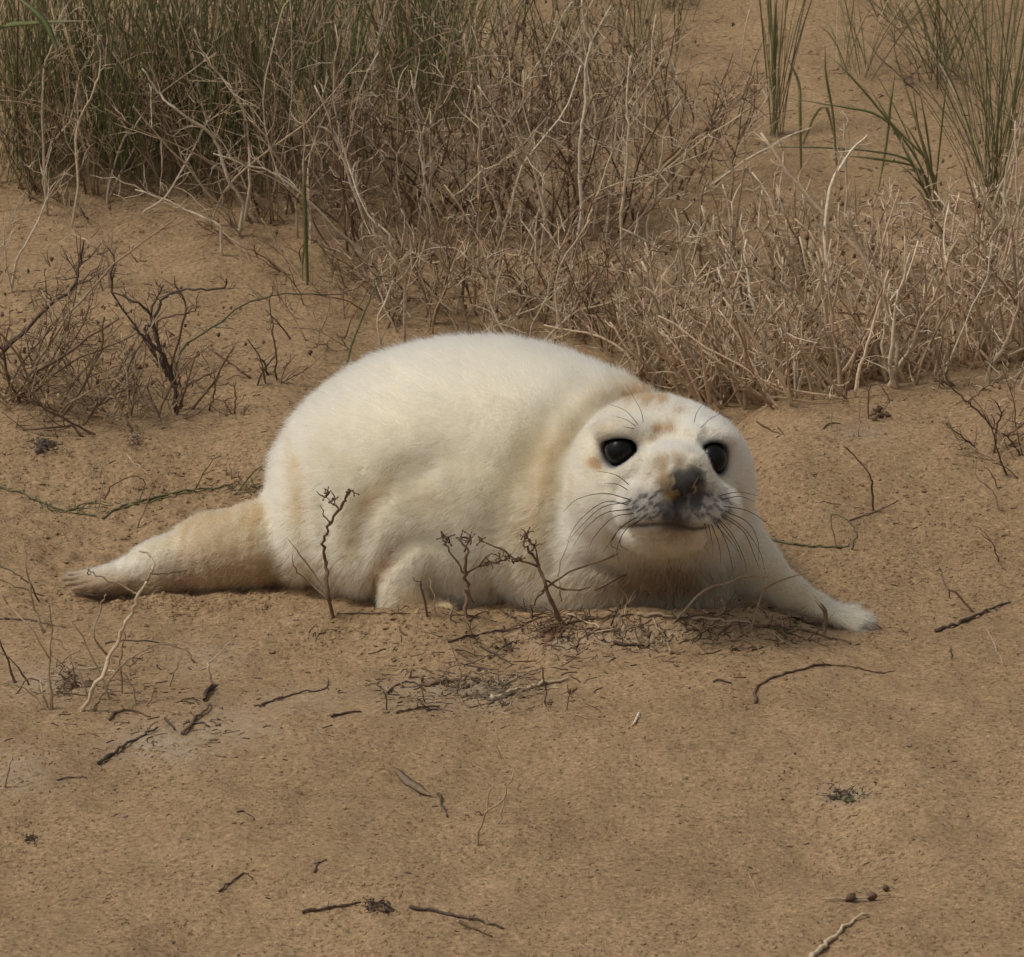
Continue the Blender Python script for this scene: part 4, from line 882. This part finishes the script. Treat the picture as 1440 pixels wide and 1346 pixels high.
# ---- top left
for lb, bx, by, n, hh, lean in [
    ('dry shrub in the top left corner behind the broad green blades', 30, 262, 12, .40, (.1, 0)), ('dry shrub of pale kinked stems near the top left corner', 115, 268, 12, .42, (.05, 0)),
    ('dry shrub with long pale stems leaning left, top left', 300, 275, 12, .44, (-.35, 0)), ('dry shrub of bent pale stems left of the central thicket', 390, 300, 13, .40, (-.3, 0)),
    ('dense dry shrub behind the single green stalk', 455, 300, 13, .42, (-.1, 0)), ('low dry shrub between the two left marram tufts', 205, 262, 10, .30, (0, 0))]:
    st = {30: [([(23, 367), (50, 320), (68, 270), (57, 233)], .0022), ([(8, 370), (7, 330), (8, 300)], .0018)], 115: [([(110, 265), (110, 180), (132, 127), (142, 90), (138, 50)], .0022), ([(62, 240), (62, 103), (75, 60), (85, 27), (80, -5)], .0022)],
          300: [([(343, 287), (320, 250), (307, 207), (287, 180), (243, 153), (220, 127), (200, 97)], .0030), ([(310, 318), (267, 297), (237, 283), (190, 267)], .0022, 0)],
          390: [([(352, 260), (348, 177), (333, 137), (310, 107), (290, 83), (273, 40)], .0026), ([(152, 368), (127, 343), (100, 323), (72, 290)], .0022, 0)]}.get(bx, [])
    shrub(lb, (bx, by), n, hh, lean, .30, STRAW+TANS+BROWN, .0017, (28, 10), st, (7, .09, .0010), bright=2, fwd=.15)
for lb, bx, by, n, hh, lean in [
    ('green marram tuft rising at the left edge', 50, 225, 34, .62, (.02, 0)), ('green marram tuft left of the long leaning pale stems', 165, 235, 40, .66, (.05, 0)),
    ('tall green marram tuft behind the long leaning pale stems', 285, 232, 46, .70, (.02, 0)), ('green marram tuft at top left of the central thicket', 375, 215, 36, .64, (.08, 0)),
    ('green marram tuft rising through the left of the central thicket', 600, 165, 36, .55, (.0, 0)), ('sparse marram tuft hidden in the middle of the thicket', 760, 190, 18, .48, (.12, 0)),
    ('thin marram tuft between the two upper left tufts', 470, 190, 28, .56, (-.05, 0)), ('sparse marram tuft at the right end of the central thicket', 900, 130, 14, .40, (-.2, 0))]:
    marram(lb, (bx, by), n, hh, lean, .20, GREEN+OLIVE, .0034, (16, 6), droop=.08)
marram('broad dark green blades crossing the top left corner', (-10, 150), 3, .3, (.2, 0), .3, GREEN, .008, (6, 4), [([(-30, 60), (0, 38), (50, 32), (133, 29)], .012, GREEN), ([(80, 70), (60, 27), (20, -6)], .011, GREEN)], yst=1.55)
marram('single dark green stalk standing left of the central thicket', (431, 398), 2, .10, (0, 0), .1, GREEN, .003, (3, 2), [([(432, 400), (430, 330), (428, 270), (428, 212)], .0075, GREEN), ([(424, 372), (430, 320), (431, 280)], .0042, GREEN)])

# ---- central thicket
cen = [('left front shrub of the central thicket, leaning left', 520, 340, 14, .33, (-.35, 0)), ('upright shrub at left of the central thicket', 590, 300, 14, .34, (0, 0)), ('thicket shrub holding one long straight pale stem', 672, 315, 15, .36, (.0, 0)),
       ('shrub in the very middle of the central thicket', 745, 320, 16, .38, (0, 0)), ('thicket shrub with the tallest pale kinked stem', 815, 325, 16, .40, (.05, 0)), ('shrub of fine twigs right of the tallest pale stem', 885, 305, 15, .36, (.1, 0)),
       ('right rear shrub of the central thicket on bare sand', 960, 262, 12, .27, (.25, 0)), ('low shrub touching the pup back at its left', 590, 455, 14, .22, (-.1, 0)), ('low twiggy shrub behind the top of the pup back', 690, 440, 14, .24, (.1, 0)),
       ('low shrub behind the right of the pup back', 785, 455, 15, .25, (.1, 0)), ('pale stemmed shrub behind the pup nape', 865, 490, 15, .27, (-.1, 0)), ('rear shrub at the top of the central thicket', 690, 190, 14, .34, (0, 0)), ('rear shrub at the top right of central thicket', 830, 180, 14, .32, (.1, 0)), ('rear shrub behind the left marram of the thicket', 540, 190, 12, .34, (0, 0))]
cs = {672: [([(672, 305), (675, 233), (672, 167), (667, 127)], .0026), ([(707, 315), (687, 267), (677, 233)], .0022)], 745: [([(767, 300), (747, 227), (737, 213), (727, 187), (710, 153)], .0026)],
      815: [([(818, 300), (815, 233), (818, 187), (823, 140), (825, 90), (833, 60), (823, 43), (818, -4)], .0032), ([(817, 332), (833, 293), (850, 247), (865, 200), (865, 143)], .0024)],
      885: [([(873, 300), (882, 233), (883, 173), (882, 140), (888, 77)], .0028)], 520: [([(570, 397), (552, 357), (530, 317), (523, 300)], .0028), ([(548, 330), (510, 290), (480, 200)], .0022)], 590: [([(600, 262), (592, 217), (597, 180)], .0024)],
      590.5: [], 865: [([(961, 480), (957, 401), (951, 316)], .0024)]}
for lb, bx, by, n, hh, lean in cen:
    shrub(lb, (bx, by), n, hh, lean, .36, MIX+PINK, .0020, (28, 11), cs.get(bx, []) if by < 430 or bx == 865 else [], (7, .075, .0013), bright=3, fwd=.3 if by < 430 else 0)

# ---- right bush
rig = [('pale dry bush just right of the pup nape', 930, 530, 17, .22, (-.15, 0)), ('pale dry stems rising behind the pup head', 985, 566, 18, .24, (-.3, 0)), ('left slanting dry stems right behind the head', 1040, 568, 20, .27, (-.4, 0)),
       ('dense slanting pale stems at the foot of the mound crest', 1100, 556, 20, .28, (-.4, 0)), ('thick pale stems on the mound crest, tallest of the right bush', 1165, 545, 20, .30, (-.4, 0)), ('crossed pale stems on the crest right of the tallest', 1225, 532, 18, .28, (-.3, 0)),
       ('dry tangle at the right part of the mound crest', 1285, 520, 17, .25, (-.15, 0)), ('brown tangled bush near the right edge above the mound', 1355, 500, 18, .25, (-.1, 0)), ('dry bush cut by the right edge above the thorny twigs', 1425, 510, 18, .30, (-.1, 0)),
       ('dry pinkish bush behind the mound crest', 1120, 400, 16, .22, (-.25, 0)), ('dry bush behind the crest left of the big marram tuft', 1250, 420, 16, .20, (-.1, 0)), ('dark dry bush below the big marram tuft', 1370, 400, 15, .22, (0, 0)), ('dry bush at the right edge beside the big marram tuft', 1430, 390, 15, .30, (0, 0)),
       ('dry pinkish bush filling between thicket and mound', 1020, 430, 17, .24, (-.2, 0))]
rs = {1100: [([(1037, 400), (1028, 283), (1027, 227), (980, 153)], .0036, .1, PINK), ([(1163, 480), (1163, 290), (1190, 223), (1220, 190)], .0032, .1, PALE)], 1165: [([(1267, 430), (1222, 372), (1170, 316), (1107, 243), (1070, 187)], .0044, 0, PINK), ([(1190, 330), (1190, 223), (1187, 173)], .0024, 0, PALE)],
      1225: [([(1230, 535), (1229, 461), (1227, 409), (1210, 348), (1190, 300)], .0036, 0, PALE), ([(1247, 538), (1231, 477), (1243, 409)], .0032, 0, PALE), ([(1200, 560), (1215, 500), (1232, 440), (1250, 380)], .0030, 0, PINK)],
      1285: [([(1323, 440), (1315, 360), (1297, 336)], .0030, 0, PALE), ([(1392, 400), (1323, 390), (1243, 383)], .0030, 0, PALE)], 1040: [([(1000, 560), (960, 500), (930, 480), (905, 440)], .0026, 0, PALE)], 1250: [([(1217, 372), (1200, 320), (1192, 297)], .0024, 0, PALE)],
      1430: [([(1425, 480), (1430, 380), (1432, 280), (1428, 170)], .0028, 0, PALE)]}
for lb, bx, by, n, hh, lean in rig:
    shrub(lb, (bx, by), n, hh, lean, .42, PINK+PALE+TANS[:1], .0030, (24, 8), rs.get(bx, []), (6, .05, .0015), wig=.13, bright=3)

shrub('fine brown twig bush at the right edge beside the thorny twigs', (1428, 612), 10, .17, (-.3, 0), .7, TANS+BROWN+PINK, .0016, (16, 22), [], (7, .05, .0010))
shrub('wiry brown twigs on the right slope of the mound crest', (1345, 548), 7, .12, (-.2, 0), .7, TANS+BROWN, .0014, (24, 10), [], (6, .04, .0009))
# ---- right marram
marram('slim upright green marram tuft behind the right bush', (1090, 190), 26, .50, (0, 0), .10, GREEN+OLIVE, .0026, (4, 2), [([(1090, 192), (1088, 100), (1090, -5)], .007, GREEN), ([(1040, 90), (1050, 30), (1062, -5)], .003, PALE)], droop=.07)
marram('big dense green marram tuft at the right edge', (1395, 292), 60, .66, (-.02, .02), .17, GREEN+OLIVE, .0025, (8, 3), [([(1360, 153), (1327, 100), (1297, 50)], .004, PALE)], droop=.075)
marram('green marram tuft with long blades arching left', (1318, 296), 10, .28, (-.4, 0), .2, GREEN, .0042, (6, 3), [
    ([(1323, 298), (1307, 233), (1253, 173), (1193, 103), (1160, 73)], .0042, GREEN), ([(1310, 294), (1287, 233), (1227, 213), (1127, 207), (1050, 207)], .0042, GREEN), ([(1327, 294), (1310, 250), (1293, 187), (1283, 110)], .0042, GREEN),
    ([(1318, 292), (1290, 225), (1240, 165), (1180, 150), (1090, 135)], .0042, GREEN), ([(1316, 290), (1295, 240), (1220, 222), (1170, 220)], .0042, GREEN), ([(1300, 240), (1278, 238), (1250, 250)], .004, GREEN)])
for lb, pts, wd in [('single green blade standing left of the bent pair', [(1127, 242), (1125, 160), (1123, 117), (1107, 80)], .006), ('single tall green blade between slim tuft and arching tuft', [(1177, 232), (1172, 167), (1162, 110), (1160, 63)], .005),
                    ('single green blade leaning right before the arching tuft', [(1233, 268), (1247, 200), (1253, 140), (1260, 93)], .005), ('bent dark blade beside the tall green blade', [(1127, 200), (1147, 160), (1163, 153), (1172, 190)], .006)]:
    tag(MB().blade(standing(pts, None, 0, .0003), wd, pickc(GREEN), side=[.9, .3, 0]).build('grass_sprout', None, M_GRASS), lb, 'grass')
for lb, bx, by, n, hh in [('small dark marram clump far behind the arching tuft', 1205, 105, 24, .26), ('grey green marram clump behind the big tuft', 1320, 110, 40, .30), ('marram clump in the top right corner', 1430, 190, 36, .45), ('marram clump at the top edge right of the slim tuft', 1260, 30, 24, .30), ('marram at the top edge above the central thicket', 940, 10, 24, .2)]:
    marram(lb, (bx, by), n, hh, (0, 0), .36, GREEN+OLIVE, .0026, (16, 5), droop=.08)
shrub('sparse dark wiry shrub left of the slim marram tuft', (1040, 200), 8, .2, (.1, 0), .5, BROWN+TANS, .0015, (26, 14), [], (6, .05, .0009))
shrub('wiry dry shrub at the foot of the grey green marram clump', (1290, 125), 9, .16, (0, 0), .7, TANS+BROWN, .0014, (24, 6), [], (6, .05, .0009))

# ---- the masses of fine twigs nobody could count
def tangle(name, lb, regions, pal, r=.0014, L=(.05, .16), flat=False, bits=.35):
    m = MB()
    for (x0, y0, x1, y1, n, up, lean) in regions:
        for _ in range(n):
            b = G(random.uniform(x0, x1), random.uniform(y0, y1), random.uniform(-.004, up)); d = rng.normal(size=3)*np.array([.8, .6, .5])+np.array([lean, 0, .35])
            if flat: d = d*np.array([1, 1.6, .18])
            q = grow(b, d, random.uniform(*L), 5, .32 if flat else .16); c = pickc(pal)
            if flat: q[:, 2] = np.maximum(q[:, 2]*.6+gzf(q[:, 0], q[:, 1])*.4, gzf(q[:, 0], q[:, 1])+r*.7); m.tube(q, r*random.uniform(.6, 1.3), r*.4, c, 4, 0, False)
            if random.random() < .6: twiglets(m, q, .035, 2, pal, r*.75, 0)
            if random.random() < bits: m.lump(q[-1], np.array([.0026, .002, .0034])*random.uniform(.5, 1.3), pickc(REDB+BROWN+TANS), .45)
    tag(m.build(name), lb, 'twigs', kind='stuff')
tangle('twig_tangle', 'mass of fine dry twigs in the central thicket', [(450, 250, 560, 350, 80, .10, -.3), (540, 170, 950, 330, 420, .22, 0), (560, 330, 930, 470, 280, .10, 0), (520, 30, 960, 170, 230, .12, 0), (640, 430, 900, 510, 130, .04, 0)], MIX+BROWN)
tangle('twig_tangle', 'mass of broken pale stems in the right bush', [(940, 420, 1420, 530, 340, .09, -.4), (980, 500, 1130, 572, 170, .05, -.4), (1130, 500, 1300, 545, 150, .05, -.3), (1300, 330, 1445, 520, 230, .10, -.1), (1000, 330, 1300, 430, 170, .06, -.2), (1380, 520, 1445, 640, 90, .05, 0)], PINK+PALE+TANS+BROWN[:1], .0014)
tangle('twig_tangle', 'mass of fine dark twigs in the left bush', [(-5, 430, 110, 600, 170, .07, .3), (90, 480, 260, 590, 130, .05, .3), (230, 520, 340, 585, 26, .02, .2), (-5, 570, 150, 614, 50, .015, .3)], TANS+BROWN+BROWN)
tangle('twig_tangle', 'mass of fine dry twigs in the top left growth', [(-5, 120, 460, 262, 300, .20, 0), (-5, -20, 460, 130, 230, .2, 0), (340, 250, 480, 340, 60, .04, -.4), (0, 255, 340, 300, 60, .02, 0)], STRAW+TANS+OLIVE+BROWN[:1], .0011)
m = MB()
for _ in range(600):
    x, y = random.uniform(-5, 520), random.uniform(60, 262); b = G(x, y, -.004)
    d = np.array([random.gauss(0, .25), random.gauss(0, .2), 1]); q = grow(b, d, random.uniform(.12, .42), 6, .05, -.01); m.blade(q, random.uniform(.002, .004), pickc(GREEN+GREEN+OLIVE+STRAW)*1.2, side=[random.gauss(0, 1), random.gauss(0, 1), 0])
for _ in range(420):
    x, y = (random.gauss(random.choice((60, 160, 270, 360)), 40), random.uniform(190, 280)) if random.random() < .75 else (random.gauss(610, 40), random.uniform(120, 230)); b = G(x, y, -.004)
    q = grow(b, np.array([random.gauss(0, .22), -.05, 1]), random.uniform(.2, .48), 7, .05, -.012); m.blade(q, random.uniform(.0018, .0032), pickc(GREEN)*1.25, side=[random.gauss(0, 1), random.gauss(0, 1), 0])
for _ in range(160):
    x, y = random.uniform(520, 960), random.uniform(10, 200); b = G(x, y, -.004)
    q = grow(b, np.array([random.gauss(0, .3), random.gauss(0, .2), 1]), random.uniform(.1, .3), 6, .05, -.01); m.blade(q, random.uniform(.002, .0035), pickc(GREEN+OLIVE+PALE[:1]), side=[random.gauss(0, 1), random.gauss(0, 1), 0])
tag(m.build('grass_undergrowth', None, M_GRASS), 'fine green grass growing through the top left twigs', 'grass', kind='stuff')
tangle('litter_tangle', 'low tangle of fine dead stalks along the sand before the chest', [(640, 868, 1180, 915, 60, .005, 0), (760, 860, 1130, 890, 50, .010, 0), (40, 930, 220, 990, 14, .02, 0), (560, 930, 820, 1010, 34, .003, 0)], BROWN+BROWN+DARK+TANS+STRAW[:1], .0012, (.015, .075), True)
# growth that carries on up the dune beyond the frame
m = MB()
for _ in range(500):
    x = random.uniform(-1.6, 1.6); y = random.uniform(2.9, 5.0)
    if x > .3 and random.random() < .6: continue
    b = np.array([x, y, float(gz(x, y))-.005]); q = grow(b, np.array([random.gauss(0, .3), random.gauss(0, .2), 1]), random.uniform(.15, .5), 6, .06, -.01); m.blade(q, .004, pickc(GREEN+OLIVE+PALE), side=[random.gauss(0, 1), random.gauss(0, 1), 0])
tag(m.build('dune_grass', None, M_GRASS), 'dune grass carrying on up the slope behind', 'grass', kind='stuff')

# ---- crumbs of plant litter and sand clods
m = MB()
def bit(x, y, L, pal, r):
    b = G(x, y, r*.6); a = random.uniform(0, 6.28); q = grow(b, [math.cos(a), math.sin(a), .05], L, 4, .45); q[:, 2] = gzf(q[:, 0], q[:, 1])+r*.6; m.tube(q, r, r*.6, pickc(pal), 4)
for _ in range(300): bit(random.uniform(0, 1440), random.uniform(880, 1346), random.uniform(.002, .009), DARK+BROWN, random.uniform(.0005, .0012))
for _ in range(210): bit(random.gauss(820, 190), random.gauss(905, 28), random.uniform(.006, .03), DARK+BROWN+TANS, random.uniform(.0006, .0014))
for _ in range(190): bit(random.gauss(660, 70), random.gauss(970, 18), random.uniform(.006, .032), DARK+BROWN+TANS, random.uniform(.0006, .0014))
for _ in range(170): bit(random.gauss(200, 110), random.gauss(1000, 45), random.uniform(.005, .025), DARK+BROWN+TANS, random.uniform(.0006, .0013))
for _ in range(210): bit(random.uniform(0, 420), random.uniform(290, 740), random.uniform(.003, .016), DARK+BROWN+TANS, random.uniform(.0006, .0013))
for _ in range(130): bit(random.uniform(1040, 1440), random.uniform(560, 880), random.uniform(.002, .012), DARK+BROWN+TANS, random.uniform(.0005, .0012))
for _ in range(300): bit(random.uniform(960, 1440), random.uniform(20, 330), random.uniform(.006, .03), DARK+BROWN+TANS, random.uniform(.0006, .0013))
tag(m.build('plant_litter'), 'scattered crumbs of dead twig and root on the sand', 'litter', kind='stuff')
# grains and crumbs of sand standing proud of the sheet
def crumbs(xy, rr, name, lb):
    n = len(xy); z = gzf(xy[:, 0], xy[:, 1])
    octv = np.array([[1, 0, 0], [0, 1, 0], [-1, 0, 0], [0, -1, 0], [0, 0, 1], [0, 0, -1], [.7, .7, .2], [-.7, .7, -.1]], float)
    fo = np.array([[0, 6, 4], [6, 1, 4], [1, 7, 4], [7, 2, 4], [2, 3, 4], [3, 0, 4], [6, 0, 5], [1, 6, 5], [7, 1, 5], [2, 7, 5], [3, 2, 5], [0, 3, 5]])
    v = octv[None]*rr[:, None, None]*rng.uniform(.55, 1.3, (n, 8, 1))*np.array([1.15, 1.0, .75])
    a = rng.uniform(0, 6.28, n); ca_, sa_ = np.cos(a)[:, None], np.sin(a)[:, None]
    v = np.stack([v[..., 0]*ca_-v[..., 1]*sa_, v[..., 0]*sa_+v[..., 1]*ca_, v[..., 2]], -1)+np.stack([xy[:, 0], xy[:, 1], z+rr*.12], -1)[:, None]
    f = (fo[None]+(np.arange(n)*8)[:, None, None]).reshape(-1, 3)
    me = mesh_np(name, v.reshape(-1, 3), f, False); set_col(me, np.zeros((n*8, 3))); me.materials.append(M_SAND)
    tag(link(name, me), lb, 'sand', kind='stuff')
def scatter_px(n, fx, fy):
    out = np.array([G(fx(), fy())[:2] for _ in range(n)]); return out
NG = 52000
gy_ = rng.uniform(0, 1, NG*2); yy_ = -1.7+gy_**1.15*3.6; xx_ = rng.uniform(-.85, .85, NG*2)
okm = (vnoise(xx_*9, yy_*6, 21)+.5*vnoise(xx_*31, yy_*22, 22)+.28) > rng.uniform(-.25, .55, NG*2)
xy = np.stack([xx_, yy_], -1)[okm][:NG]
crumbs(xy, np.minimum(.0008+np.abs(rng.normal(0, .0009, len(xy))), .0032), 'sand_grains', 'coarse grains lying on the sand surface')
xy = np.concatenate([scatter_px(700, lambda: random.gauss(210, 130), lambda: random.gauss(750, 70)), scatter_px(420, lambda: random.gauss(250, 90), lambda: random.gauss(850, 10)), scatter_px(420, lambda: random.gauss(800, 200), lambda: random.gauss(890, 25)),
                     scatter_px(260, lambda: random.uniform(1050, 1300), lambda: random.uniform(780, 920)), scatter_px(120, lambda: random.uniform(1040, 1440), lambda: random.uniform(560, 780))])
crumbs(xy, np.minimum(.0012+np.abs(rng.normal(0, .0018, len(xy))), .0055), 'sand_clods', 'crumbled clods of sand around the pup')
